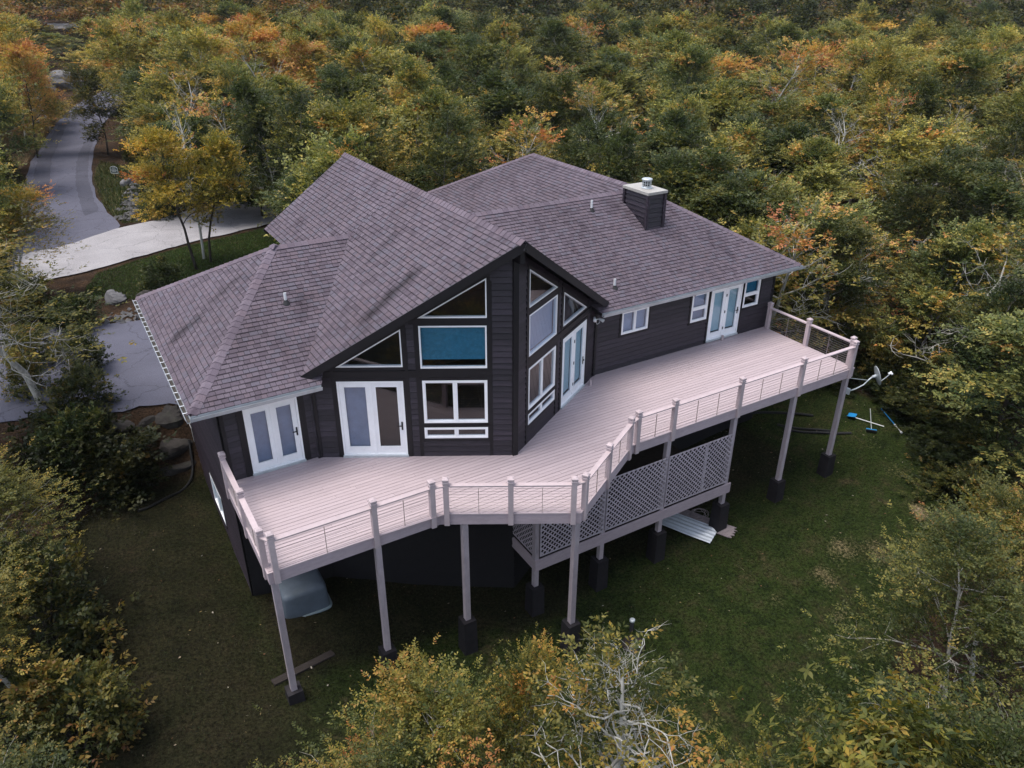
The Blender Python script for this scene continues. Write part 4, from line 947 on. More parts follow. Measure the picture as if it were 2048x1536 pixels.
boulder('boulder', -8.15, 9.55, .85, .38, .30, 5, 'rock', 'long low slab of rock at the foot of the retaining bank', None, .3, .3, -3.25)
boulder('boulder', -8.95, 10.05, .62, .42, .4, 6, 'rock', 'dark boulder in the retaining bank under the shrub', None, .3, -.2, -2.85)
boulder('boulder', -10.6, 10.4, .7, .5, .5, 7, 'rock', 'boulder at the left end of the retaining bank', None, .3, .2, -2.6)
boulder('boulder', -8.3, 22.7, .55, .42, .45, 8, 'rock_pale', 'pale grey boulder with a flat top on the green strip above the apron', None, .3, .3)
boulder('boulder', -6.9, 22.6, .55, .4, .35, 9, 'rock', 'grey boulder half hidden behind the left eave', None, .35, .1)
boulder('boulder', -4.75, 46.4, .62, .45, .42, 10, 'rock_pale', 'pale boulder in the verge just below the green sign', None, .3, .2)
for i, (x, y, rx, ry, rz_, lb) in enumerate(((-4.9, 100, 3.2, 1.9, 1.9, 'large pale rock outcrop among trees at the upper left'), (-7.4, 98, 1.8, 1.2, 1.0, 'smaller pale rock at the left foot of the outcrop'), (-2.2, 98.5, 2.0, 1.2, .9, 'low pale rock at the right foot of the outcrop'), (-10.3, 84, 1.2, .8, .7, 'pale rock in the brush left of the lane'))):
    boulder('rock_outcrop', x, y, rx, ry, rz_, 20+i, 'rock_pale', lb, None, .3, .3)
# rubble along the apron edge and verge: too many small stones to count
rs = np.random.RandomState(5); rb = MB()
for k in range(420):
    if k < 260: x = rs.uniform(-12.5, -5.5); y = 20.6+.16*(x+7)+rs.randn()*.45; s_ = rs.uniform(.04, .15)
    else: q = rs.rand(); x = -3.9-2.0*q+rs.randn()*.35; y = 47.5-10*q+rs.randn()*.5; s_ = rs.uniform(.06, .24)
    z_ = gz(x, y)+s_*.3; vv = rs.randn(6, 3)*.25+np.array([(1, 0, 0), (-1, 0, 0), (0, 1, 0), (0, -1, 0), (0, 0, .7), (0, 0, -.7)])
    rb.add([(x+s_*p[0], y+s_*p[1], z_+s_*p[2]) for p in vv], [(0, 2, 4), (2, 1, 4), (1, 3, 4), (3, 0, 4), (2, 0, 5), (1, 2, 5), (3, 1, 5), (0, 3, 5)])
o = rb.build('rubble', 'rock_pale'); tag(o, 'loose pale stones strewn along the apron edge and the verge', 'stones', None, 'stuff')

# ------------------------------------------------------------------ trees
PAL = np.array([(0.0, .022, .034, .013), (0.22, .044, .055, .018), (0.40, .088, .089, .027), (0.58, .165, .143, .036), (0.75, .255, .165, .045), (0.9, .27, .125, .044), (1.0, .20, .075, .035)])
def pal(a): return np.stack([np.interp(a, PAL[:, 0], PAL[:, i]) for i in (1, 2, 3)], -1)
def nrm(a): return a/np.maximum(np.linalg.norm(a, axis=-1, keepdims=True), 1e-9)
def leaves(P, D, k, L, leaf, wid, rs, aut, jit=.10, whorl=False, bright=None):
    """P,D (m,3): twig bases and directions; k leaves on each twig"""
    m_ = len(P); up = np.array([0, 0, 1.])+.35*rs.randn(m_, 3); S = nrm(np.cross(D, up)); Nn = nrm(np.cross(S, D))
    t = np.linspace(.12, 1, k)[None, :, None]; side = np.where(np.arange(k) % 2, 1, -1)[None, :, None]
    if whorl:
        an = (np.arange(k)*2.399)[None, :, None]+rs.rand(m_, 1, 1)*6; ld = np.cos(an)*S[:, None]+np.sin(an)*Nn[:, None]+D[:, None]*.30-np.array([0, 0, .25])+rs.randn(m_, k, 3)*.12; t = t*.25+.75; n2 = D[:, None]+.3*rs.randn(m_, k, 3)
    else:
        last = (np.arange(k) == k-1)[None, :, None]
        ld = np.where(last, D[:, None]+0*side, D[:, None]*.55+S[:, None]*side*.85)+Nn[:, None]*rs.randn(m_, k, 1)*.28; n2 = Nn[:, None]+.45*rs.randn(m_, k, 3)
    ld = nrm(ld); wv = nrm(np.cross(ld, n2)); fold = nrm(np.cross(wv, ld))
    ll = leaf*rs.uniform(.65, 1.2, (m_, k, 1)); B = P[:, None]+D[:, None]*(L[:, None, None]*t)+rs.randn(m_, k, 3)*leaf*.12
    v = np.stack([B, B+ld*ll*.48+wv*ll*wid*.5+fold*ll*.07, B+ld*ll-fold*ll*.05, B+ld*ll*.48-wv*ll*wid*.5+fold*ll*.07], 2).reshape(-1, 3)
    a = np.clip(aut[:, None]+jit*rs.randn(m_, k), 0, 1); c = pal(a)*rs.uniform(.75, 1.25, (m_, k, 1))
    if bright is not None: c = c*bright[:, None, None]
    c = np.repeat(c.reshape(-1, 3), 4, 0); f = np.arange(len(v)).reshape(-1, 4)
    return v, f, c
def limb(rs, p, d_, L, n, wander, rise):
    pts = [np.array(p, float)]; d_ = np.array(d_, float)
    for i in range(n):
        d_ = nrm(d_+rs.randn(3)*wander+np.array([0, 0, rise])); pts.append(pts[-1]+d_*L/n)
    return pts
def gen_tree(seed, Hh=8., R=2.4, base=.3, nl=15, tw=1400, k=9, leaf=.15, wid=.56, twl=.42, aut=.4, spread=.16, flat=.10, r0=.10, bark='bark_grey', bare=0.25, whorl=False, shrub=False, topcut=None, leafy=1.0, stems=1, gnarl=.16, seg=5):
    rs = np.random.RandomState(seed); wood = MB(); plates = []
    for st in range(stems):
        lean = rs.randn(2)*(.05 if stems == 1 else .22); p = np.array([rs.randn()*.12*(stems > 1), rs.randn()*.12*(stems > 1), -.35]); d0 = nrm(np.array([lean[0], lean[1], 1.]))
        hh = Hh*(.92 if stems == 1 else rs.uniform(.75, .95)); n = 8; tr = [p]
        for i in range(n): d0 = nrm(d0+rs.randn(3)*np.array([.10, .10, .02])); tr.append(tr[-1]+d0*hh/n)
        tr = np.array(tr); rad = [r0*(1-.85*i/n) for i in range(n+1)]; wood.tube([tuple(q) for q in tr], rad, 7)
        for j in range(nl//stems):
            fz = base+(1-base)*(j+.5)/(nl//stems); fz = min(.99, fz+rs.randn()*.03); ii = fz*n; i0 = min(int(ii), n-1); q = tr[i0]+(tr[i0+1]-tr[i0])*(ii-i0)
            az = j*2.399+rs.randn()*.4+st*2; prof = math.sqrt(max(.05, 1-((fz-.45)/.62)**2)) if not shrub else math.sqrt(max(.05, 1-(fz*.95)**2)); LL = R*prof*rs.uniform(.75, 1.15)
            el = .25+.75*fz+rs.randn()*.12; d_ = np.array([math.cos(az)*math.cos(el), math.sin(az)*math.cos(el), math.sin(el)*.75])
            pts = limb(rs, q, d_, LL, seg, gnarl, -.02 if fz < .7 else .03); pts_full = pts; pts = [pts_full[round(i*seg/5)] for i in range(6)]; rl = max(.012, r0*.45*(1-fz*.6)*(LL/R))
            wood.tube([tuple(x) for x in pts_full], [rl*(1-.8*i/seg) for i in range(seg+1)], 5, False)
            for b_ in range(4):
                s0 = pts[1+b_ % 4]; dd = nrm(pts[min(2+b_ % 4, 5)]-s0)+rs.randn(3)*.5*np.array([1, 1, .35]); pb = limb(rs, s0, nrm(dd), LL*.42, 3, max(.2, gnarl*1.3), .05 if gnarl > .2 else .02)
                wood.tube([tuple(x) for x in pb], [rl*.42, rl*.32, rl*.2, rl*.08], 4, False); plates.append((pts, LL, fz, pb[-1]))
                for _ in range((3 if bare >= 1 else 1)*(rs.rand() < bare)):
                    pc = limb(rs, pb[2], nrm(pb[3]-pb[2]+rs.randn(3)*.5+np.array([0, 0, .35])), LL*.30, 3, .3, .1); wood.tube([tuple(x) for x in pc], [rl*.28, rl*.2, rl*.12, rl*.04], 4, False)
    # twigs cluster round branch ends, in flat layered sprays
    m_ = int(tw*leafy); pi = rs.randint(0, len(plates), m_); P = np.zeros((m_, 3)); D = np.zeros((m_, 3)); A = np.zeros(m_); tone = np.clip(aut+spread*rs.randn(len(plates)), 0, 1)
    br = rs.uniform(.8, 1.2, len(plates)); keep = rs.rand(len(plates)) > (.06 if not bare > .5 else .35)
    ctr = np.array([plates[i][3] for i in range(len(plates))]); LLs = np.array([pl[1] for pl in plates]); root = np.array([pl[0][0] for pl in plates]); mid = np.array([pl[0][3] for pl in plates]); fzs = np.array([pl[2] for pl in plates])
    w_ = rs.rand(m_, 1)**1.6; base_p = ctr[pi]*(1-w_*.55)+mid[pi]*w_*.55; rc = (LLs[pi]*.22)[:, None]
    P = base_p+rs.randn(m_, 3)*rc*np.array([1, 1, flat/.22]); outw = P-root[pi]; outw[:, 2] *= .35; D = nrm(nrm(outw)+rs.randn(m_, 3)*np.array([.55, .55, .22])+np.array([0, 0, .10 if not whorl else .8]))
    edge = np.clip(np.linalg.norm((P-root[pi])[:, :2], axis=1)/np.maximum(LLs[pi], .2), 0, 1.3); A = tone[pi]+.14*(edge-.7)+.14*(fzs[pi]-.6)
    kp = keep[pi]
    if topcut is not None: kp &= P[:, 2] > topcut*Hh
    P, D, A, pi = P[kp], D[kp], A[kp], pi[kp]; Lt = twl*rs.uniform(.6, 1.2, len(P))
    v, f, c = leaves(P, D, k, Lt, leaf, wid, rs, A, .09, whorl, br[pi])
    return wood, (v, f, c), bark
PROTO = {}
def proto(key, **kw):
    wood, (v, f, c), bark = gen_tree(**kw); PROTO[key] = (wood.mesh('trunk', bark, True), np_mesh('crown', v, f, 4, 'leaf', c), kw.get('Hh', 8.), kw.get('R', 2.4))
AUT = dict(G=.15, O=.33, Y=.47, R=.72)
for i in range(3):
    for cl, a in AUT.items():
        proto(cl+str(i), seed=100+i*10+ord(cl), Hh=8., R=2.4, aut=a, base=(.28, .36, .22)[i], nl=(16, 14, 18)[i], bark=('bark_grey', 'bark_dark', 'bark_pale')[(i+ord(cl)) % 3], bare=(.5, .7, .3)[i], flat=(.09, .13, .07)[i], tw=(2600, 2400, 2800)[i])
for i in range(3): proto('B'+str(i), seed=300+i, Hh=8., R=2.3, aut=.55, base=.25, nl=18, bark='bark_white', bare=1.0, r0=.13, tw=2200, leafy=(.10, .22, .35)[i], spread=.22)
for i in range(4): proto('S'+str(i), seed=400+i, Hh=2.2, R=1.3, aut=(.18, .30, .12, .42)[i], base=.1, nl=20, bark='bark_dark', r0=.035, tw=1000, twl=.26, leaf=.13, shrub=True, stems=4, flat=.2)
# close to the camera: real leaf size
NEAR = dict(N0=dict(seed=501, aut=.40, spread=.17), N1=dict(seed=502, aut=.30, spread=.14), N2=dict(seed=503, aut=.46, spread=.18), N3=dict(seed=504, aut=.22, spread=.12), N4=dict(seed=505, aut=.34, spread=.2))
for k_, kw in NEAR.items(): proto(k_, Hh=8., R=2.4, base=.42, nl=20, tw=3300, k=10, leaf=.098, wid=.5, twl=.34, flat=.14, bark='bark_pale', bare=.35, topcut=.42, **kw)
proto('W0', seed=522, Hh=8., R=2.3, aut=.36, spread=.2, base=.4, nl=34, tw=3400, k=9, leaf=.10, wid=.5, twl=.3, flat=.14, bark='bark_white', bare=1.0, r0=.165, topcut=.4, leafy=.5, gnarl=.34, seg=10)
proto('W1', seed=521, Hh=8., R=2.6, aut=.36, spread=.16, base=.35, nl=22, tw=2600, k=8, leaf=.12, wid=.5, twl=.32, flat=.12, bark='bark_pale', bare=1.0, r0=.10, topcut=.3, leafy=.85, gnarl=.3, seg=10)
proto('L0', seed=530, Hh=7., R=2.2, aut=.30, spread=.12, base=.5, nl=24, tw=1500, k=7, leaf=.21, wid=.36, twl=.2, flat=.2, bark='bark_grey', bare=.3, whorl=True, topcut=.5)
proto('L1', seed=531, Hh=7., R=2.2, aut=.40, spread=.16, base=.5, nl=24, tw=1500, k=7, leaf=.20, wid=.38, twl=.2, flat=.2, bark='bark_grey', bare=.3, whorl=True, topcut=.5)

proto('K0', seed=541, Hh=8., R=2.4, aut=.47, spread=.12, base=.46, nl=16, tw=2000, bark='bark_dark', bare=.4, flat=.06, r0=.12)
proto('K1', seed=542, Hh=8., R=2.4, aut=.42, spread=.12, base=.5, nl=15, tw=1900, bark='bark_dark', bare=.3, flat=.06, r0=.12)

TR = random.Random(21)
def plant(name, key, x, y, h, r_, label, cat, group=None, tint=None, rot=None, z=None):
    wm, cm, H0, R0 = PROTO[key]; r_ = r_*(.96 if name in ('forest_tree', 'bare_tree') else .76); e = bpy.data.objects.new(name, None); COL.objects.link(e); e.empty_display_size = .3
    e.location = (x, y, gz(x, y) if z is None else z); e.rotation_euler = (0, 0, TR.uniform(0, 6.28) if rot is None else rot); e.scale = (r_/R0, r_/R0, h/H0)
    tag(e, label, cat, group)
    t_ = bpy.data.objects.new('trunk', wm); COL.objects.link(t_); t_.parent = e
    c_ = bpy.data.objects.new('crown', cm); COL.objects.link(c_); c_.parent = e
    b = TR.uniform(.85, 1.2)*({'G': 1.55, 'O': 2.2, 'Y': 2.35, 'R': 1.95, 'B': 2.0}.get(key[0], 1.15)); w = TR.uniform(-.08, .08); tint = tuple(q*1.35 for q in tint[:3])+(1,) if tint and key[0] in 'NWL' else tint
    c_.color = tint if tint else (b*(1+w), b, b*(1-w), 1)
    return e

PLACE = ['at the right edge beyond the lawn', 'past the right end of the roof', 'just beyond the right roof hip', 'straight behind the main gable ridge', 'behind the rear roof peak', 'left of the winding lane', 'in the woods right of the chimney', 'between the lane and the main gable', 'behind the chimney', 'at the upper right edge of the woods', 'along the top edge far left', 'along the top edge left of centre', 'along the top edge right of centre', 'along the top edge far right']
FOREST = [(23.21,-2.34,8.1,2.91,'G',0),(20.62,-0.49,7.0,2.95,'B',0),(18.62,-4.33,6.3,2.6,'O',0),(26.09,-0.84,6.4,2.76,'O',0),(28.66,2.05,7.4,2.97,'G',0),(16.94,6.16,8.2,2.73,'B',1),(26.82,4.64,6.4,2.9,'B',0),(19.84,4.26,7.3,2.53,'B',1),(17.06,14.36,6.0,2.87,'G',2),(22.23,10.51,8.0,2.79,'B',1),(35.6,2.51,7.2,2.83,'O',0),(20.06,12.79,7.9,2.81,'G',2),(17.04,10.35,7.5,2.53,'G',2),(30.84,10.14,8.6,2.93,'O',1),(35.48,7.93,6.5,2.99,'G',0),(0.22,15.45,8.5,2.16,'O',3),(24.21,1.91,5.8,2.3,'G',0),(31.72,1.13,8.6,2.43,'O',0),(4.24,22.64,8.7,2.59,'O',3),(37.97,5.83,6.7,2.79,'B',0),(25.35,10.81,7.0,2.64,'O',1),(1.54,19.28,5.7,2.31,'G',3),(26.48,17.6,7.5,2.94,'G',2),(12.48,23.81,7.1,2.77,'B',4),(-14.79,34.49,7.0,2.48,'O',5),(33.58,12.43,8.3,2.76,'B',1),(-14.04,38.88,6.6,2.64,'G',5),(41.31,24.69,6.4,3.49,'Y',6),(5.8,26.28,7.7,2.57,'O',3),(-13.35,24.36,7.4,1.95,'O',5),(20.61,17.47,7.9,2.57,'G',2),(2.61,33.78,7.7,2.79,'B',7),(16.81,28.95,8.1,2.94,'G',4),(32.81,4.48,8.7,2.31,'B',0),(29.63,21.68,8.0,2.96,'Y',8),(28.65,7.23,8.5,2.31,'G',0),(29.46,16.37,7.1,2.65,'G',1),(23.7,5.06,6.1,2.07,'B',1),(34.51,16.48,7.8,2.77,'B',1),(21.34,7.21,6.4,2.07,'O',1),(54.43,18.23,6.4,3.34,'O',9),(-16.05,64.65,9.4,3.43,'O',5),(50.03,24.84,9.3,3.43,'O',6),(53.7,22.22,10.0,3.38,'O',9),(4.83,29.91,7.8,2.49,'O',3),(23.55,15.5,8.2,2.37,'O',2),(9.38,24.78,5.6,2.38,'G',3),(38.94,28.89,9.7,3.21,'B',6),(-14.1,29.13,6.9,1.96,'O',5),(32.21,40.88,8.2,3.5,'G',4),(39.47,36.63,10.1,3.45,'O',8),(25.76,28.33,7.8,2.82,'B',4),(42.99,32.6,7.4,3.38,'O',6),(48.94,14.85,8.4,2.83,'Y',9),(-1.46,52.26,7.2,3.09,'G',7),(12.49,31.54,8.8,2.59,'Y',3),(21.09,22.48,8.7,2.44,'B',4),(40.4,12.74,6.2,2.56,'B',9),(7.92,34.04,8.9,2.55,'G',3),(14.08,49.75,9.2,3.28,'G',3),(0.78,48.69,10.1,2.9,'Y',7),(32.27,26.07,8.1,2.8,'G',8),(28.4,13.06,7.7,2.23,'O',1),(38.39,15.14,8.8,2.51,'B',9),(15.74,45.4,9.1,3.1,'O',3),(-0.81,42.0,8.4,2.6,'B',7),(28.53,43.88,7.3,3.35,'B',4),(5.31,43.79,7.3,2.8,'O',7),(24.92,23.66,5.8,2.52,'G',2),(1.49,44.56,7.6,2.71,'G',7),(44.19,12.6,7.3,2.5,'B',9),(69.78,21.51,7.8,3.36,'G',9),(-10.26,74.16,9.2,3.48,'Y',5),(57.73,13.81,7.1,2.83,'B',9),(46.18,26.03,9.7,2.94,'B',6),(41.8,5.99,8.3,2.16,'O',9),(-1.59,35.29,6.7,2.25,'G',7),(13.42,28.45,8.1,2.3,'O',4),(1.76,24.56,8.7,1.89,'G',3),(-16.7,68.77,6.9,3.1,'R',5),(-1.83,38.38,6.7,2.33,'O',7),(12.9,41.18,6.2,2.74,'O',3),(33.56,45.54,6.2,3.34,'O',4),(30.55,29.47,6.7,2.69,'O',8),(61.98,28.47,9.7,3.28,'O',9),(3.95,69.79,9.7,3.49,'Y',7),(-15.2,50.57,6.4,2.45,'O',5),(-13.76,60.85,7.7,2.81,'O',5),(35.97,50.08,7.9,3.47,'G',4),(1.74,36.88,7.7,2.29,'G',7),(12.67,53.65,8.9,3.06,'R',3),(7.83,41.75,7.7,2.57,'O',3),(1.63,30.15,8.4,2.02,'G',7),(24.01,47.81,9.2,3.09,'G',4),(-15.7,57.23,7.4,2.6,'O',5),(27.91,25.2,5.8,2.43,'O',8),(48.58,42.75,8.1,3.42,'O',8),(8.54,21.46,7.8,1.86,'G',3),(36.95,11.14,6.8,2.13,'G',9),(24.92,37.52,7.6,2.75,'G',4),(8.14,48.65,9.9,2.74,'B',3),(69.4,33.46,7.6,3.5,'O',9),(9.45,60.72,9.9,3.16,'R',7),(17.44,21.83,5.8,2.06,'G',4),(7.72,56.27,7.1,2.99,'O',7),(3.81,64.97,9.2,3.16,'O',7),(63.0,33.93,8.0,3.33,'Y',6),(34.25,32.19,9.7,2.67,'O',8),(58.41,41.31,9.3,3.46,'G',6),(38.11,21.63,7.7,2.42,'O',6),(36.74,40.69,8.7,2.99,'O',8),(39.25,18.61,7.4,2.34,'Y',6),(51.61,30.23,7.1,2.96,'O',6),(20.15,49.65,6.2,2.97,'O',3),(9.54,28.62,7.5,2.04,'O',3),(-12.63,68.22,9.6,2.86,'R',5),(75.22,22.77,7.1,3.15,'O',9),(4.94,51.69,6.4,2.69,'O',7),(21.31,42.75,9.7,2.68,'G',4),(1.83,54.54,8.1,2.69,'Y',7),(60.25,23.63,8.5,2.83,'O',9),(-11.83,47.82,9.5,2.18,'O',5),(78.57,29.7,8.6,3.35,'B',9),(16.34,18.67,7.4,1.81,'G',4),(46.65,38.22,7.9,3.0,'R',8),(54.11,26.41,8.2,2.76,'O',9),(28.32,35.13,6.1,2.56,'O',4),(53.49,10.95,7.5,2.28,'O',9),(38.45,53.36,9.5,3.28,'G',4),(9.98,39.46,7.2,2.32,'O',3),(33.73,20.23,6.8,2.18,'B',1),(44.85,45.47,9.2,3.13,'O',8),(5.18,37.65,6.2,2.16,'O',3),(25.71,57.98,6.9,3.15,'B',3),(0.84,81.23,8.4,3.37,'Y',7),(-17.63,96.27,9.6,3.46,'Y',5),(18.9,31.34,7.3,2.17,'G',4),(11.84,36.78,6.0,2.22,'G',3),(49.3,9.63,7.0,2.1,'O',9),(64.48,17.66,9.3,2.57,'R',9),(41.91,9.5,8.1,1.93,'G',9),(-1.61,45.36,8.2,2.19,'O',7),(45.07,8.52,8.5,1.95,'G',9),(35.15,23.87,7.0,2.23,'O',6),(30.45,62.54,8.8,3.29,'O',4),(-12.22,54.28,9.0,2.24,'O',5),(69.37,43.8,7.3,3.43,'B',6),(21.65,29.19,8.5,2.11,'G',4),(82.33,41.1,7.5,3.58,'R',9),(14.89,58.8,6.5,2.88,'O',3),(49.38,47.51,7.5,3.15,'G',8),(24.79,20.27,8.6,1.88,'O',8),(7.77,72.56,8.2,3.1,'R',7),(10.87,87.38,7.4,3.6,'Y',7),(-0.27,63.73,9.7,2.67,'Y',7),(72.17,36.91,6.4,3.2,'O',9),(42.53,17.13,8.8,2.08,'G',9),(84.41,34.85,8.8,3.32,'O',9),(21.4,54.34,9.0,2.76,'G',3),(-14.1,43.64,6.8,1.84,'Y',5),(52.79,50.99,6.7,3.23,'O',8),(32.51,36.1,7.5,2.43,'O',8),(28.72,68.14,9.0,3.27,'R',3),(3.28,75.91,8.1,3.03,'Y',7),(-0.18,72.08,9.8,2.83,'R',7),(15.3,34.49,5.8,2.06,'O',3),(16.93,25.7,6.2,1.82,'O',4),(3.49,41.1,8.6,2.0,'O',7),(23.04,33.52,7.0,2.14,'O',4),(44.78,20.93,10.1,2.14,'Y',6),(97.26,39.47,9.0,3.56,'B',9),(27.69,72.82,8.7,3.31,'O',3),(10.81,81.29,8.6,3.25,'O',7),(61.03,46.07,8.4,3.1,'O',6),(42.7,58.56,9.5,3.12,'B',4),(10.49,68.81,7.7,2.88,'B',7),(3.91,91.28,8.8,3.38,'Y',7),(3.49,59.46,7.3,2.49,'Y',7),(-15.34,102.79,8.9,3.35,'Y',5),(-15.47,81.08,10.1,2.73,'Y',5),(-10.48,63.87,7.6,2.36,'B',5),(-10.51,93.47,8.8,3.15,'R',5),(77.2,43.95,8.4,3.25,'O',6),(81.38,47.91,8.4,3.43,'G',6),(27.27,31.23,7.4,2.07,'O',4),(47.51,34.2,7.7,2.49,'G',6),(34.6,70.92,9.9,3.25,'G',4),(78.63,36.57,9.3,3.04,'O',9),(107.64,36.26,7.4,3.52,'Y',9),(57.2,64.47,9.1,3.43,'G',8),(22.84,26.17,6.6,1.85,'G',4),(19.88,92.97,8.7,3.59,'O',7),(80.71,25.24,9.7,2.74,'B',9),(-10.06,104.39,8.4,3.38,'O',5),(93.97,31.46,7.1,3.13,'B',9),(52.68,34.2,9.0,2.51,'R',6),(-14.37,87.59,9.9,2.84,'R',5),(14.82,67.62,9.9,2.78,'O',3),(62.62,65.67,9.8,3.49,'O',8),(12.36,72.41,10.0,2.85,'R',7),(11.54,46.55,7.1,2.18,'G',3),(9.11,64.73,8.6,2.59,'O',7),(56.42,30.0,8.9,2.42,'Y',6),(4.68,82.42,8.4,2.97,'O',7),(14.22,94.35,7.2,3.45,'O',7),(48.51,19.23,7.0,2.03,'B',9),(65.9,58.69,8.3,3.32,'O',8),(36.59,78.48,8.3,3.37,'G',3),(16.86,39.89,7.9,2.04,'G',3),(89.97,47.93,8.9,3.4,'Y',9),(34.74,65.37,9.7,2.97,'G',4),(1.3,96.02,8.5,3.25,'O',7),(60.48,71.24,8.9,3.53,'B',8),(-18.48,109.53,7.0,3.29,'B',5),(41.55,49.74,6.3,2.69,'B',4),(69.12,54.05,9.8,3.2,'O',6),(26.32,92.24,8.9,3.51,'O',3),(39.62,84.28,8.9,3.49,'O',3),(37.82,44.7,8.0,2.45,'B',4),(71.68,26.28,9.9,2.49,'B',9),(59.85,17.87,7.8,2.11,'O',9),(39.63,62.16,7.1,2.91,'Y',4),(8.3,78.07,7.3,2.8,'R',7),(-11.53,121.11,9.2,3.56,'Y',10),(66.65,27.54,7.2,2.42,'B',9),(-9.91,58.97,9.1,2.02,'R',5),(9.06,107.54,7.5,3.52,'B',7),(28.36,39.71,6.4,2.13,'B',4),(25.3,52.18,6.3,2.39,'B',4),(103.41,41.65,7.2,3.3,'B',9),(31.31,97.65,8.8,3.57,'O',11),(91.6,57.75,9.9,3.48,'Y',6),(81.97,65.5,7.5,3.54,'G',6),(48.54,52.91,10.1,2.71,'O',8),(53.46,43.16,8.0,2.56,'G',8),(49.94,74.87,8.6,3.28,'G',4),(19.48,35.85,6.8,1.86,'Y',4),(97.49,51.09,9.8,3.37,'G',9),(85.39,54.31,9.0,3.27,'O',6),(22.85,70.49,6.3,2.75,'O',3),(53.78,38.89,7.4,2.43,'R',6),(64.16,79.74,9.9,3.54,'O',12),(17.98,61.49,9.1,2.42,'Y',3),(23.45,97.54,7.5,3.38,'B',3),(77.67,56.07,8.5,3.15,'O',6),(32.7,91.28,8.6,3.34,'O',3),(75.75,62.76,7.2,3.29,'G',6),(88.43,30.14,8.5,2.68,'B',9),(23.65,77.32,9.7,2.85,'O',3),(92.21,64.6,9.8,3.53,'B',13),(87.06,62.56,7.4,3.43,'G',6),(14.13,109.7,7.3,3.49,'R',7),(16.52,54.87,9.8,2.19,'O',3),(98.0,59.09,7.3,3.48,'B',6),(20.89,66.54,10.2,2.52,'G',3),(90.35,36.36,9.7,2.81,'O',9),(-17.54,117.1,8.1,3.18,'Y',5),(17.22,87.86,9.0,2.98,'G',7),(-14.97,73.11,10.0,2.15,'O',5),(68.86,65.42,8.5,3.19,'Y',8),(20.13,109.18,9.2,3.5,'O',10),(33.99,60.35,9.9,2.54,'O',4),(-8.31,70.23,7.1,2.18,'O',5),(13.9,62.96,9.6,2.29,'O',3),(-0.88,58.49,6.7,2.0,'G',7),(74.3,32.13,9.7,2.42,'Y',9),(29.7,48.16,8.6,2.15,'O',4),(41.82,39.97,6.8,2.14,'O',8),(-9.03,83.87,6.2,2.44,'Y',5),(41.06,91.76,9.9,3.28,'O',11),(-12.98,109.62,8.6,2.94,'O',5),(56.38,80.95,8.2,3.25,'Y',4),(31.09,75.07,8.9,2.75,'O',3),(21.44,59.29,10.1,2.24,'Y',3),(59.13,35.27,9.4,2.22,'O',6),(116.93,58.11,9.4,3.5,'G',13),(-15.22,132.16,9.1,3.37,'O',10),(-10.42,79.55,9.5,2.26,'B',5),(3.32,101.49,9.9,2.92,'Y',10),(130.79,49.3,7.3,3.48,'O',9)]
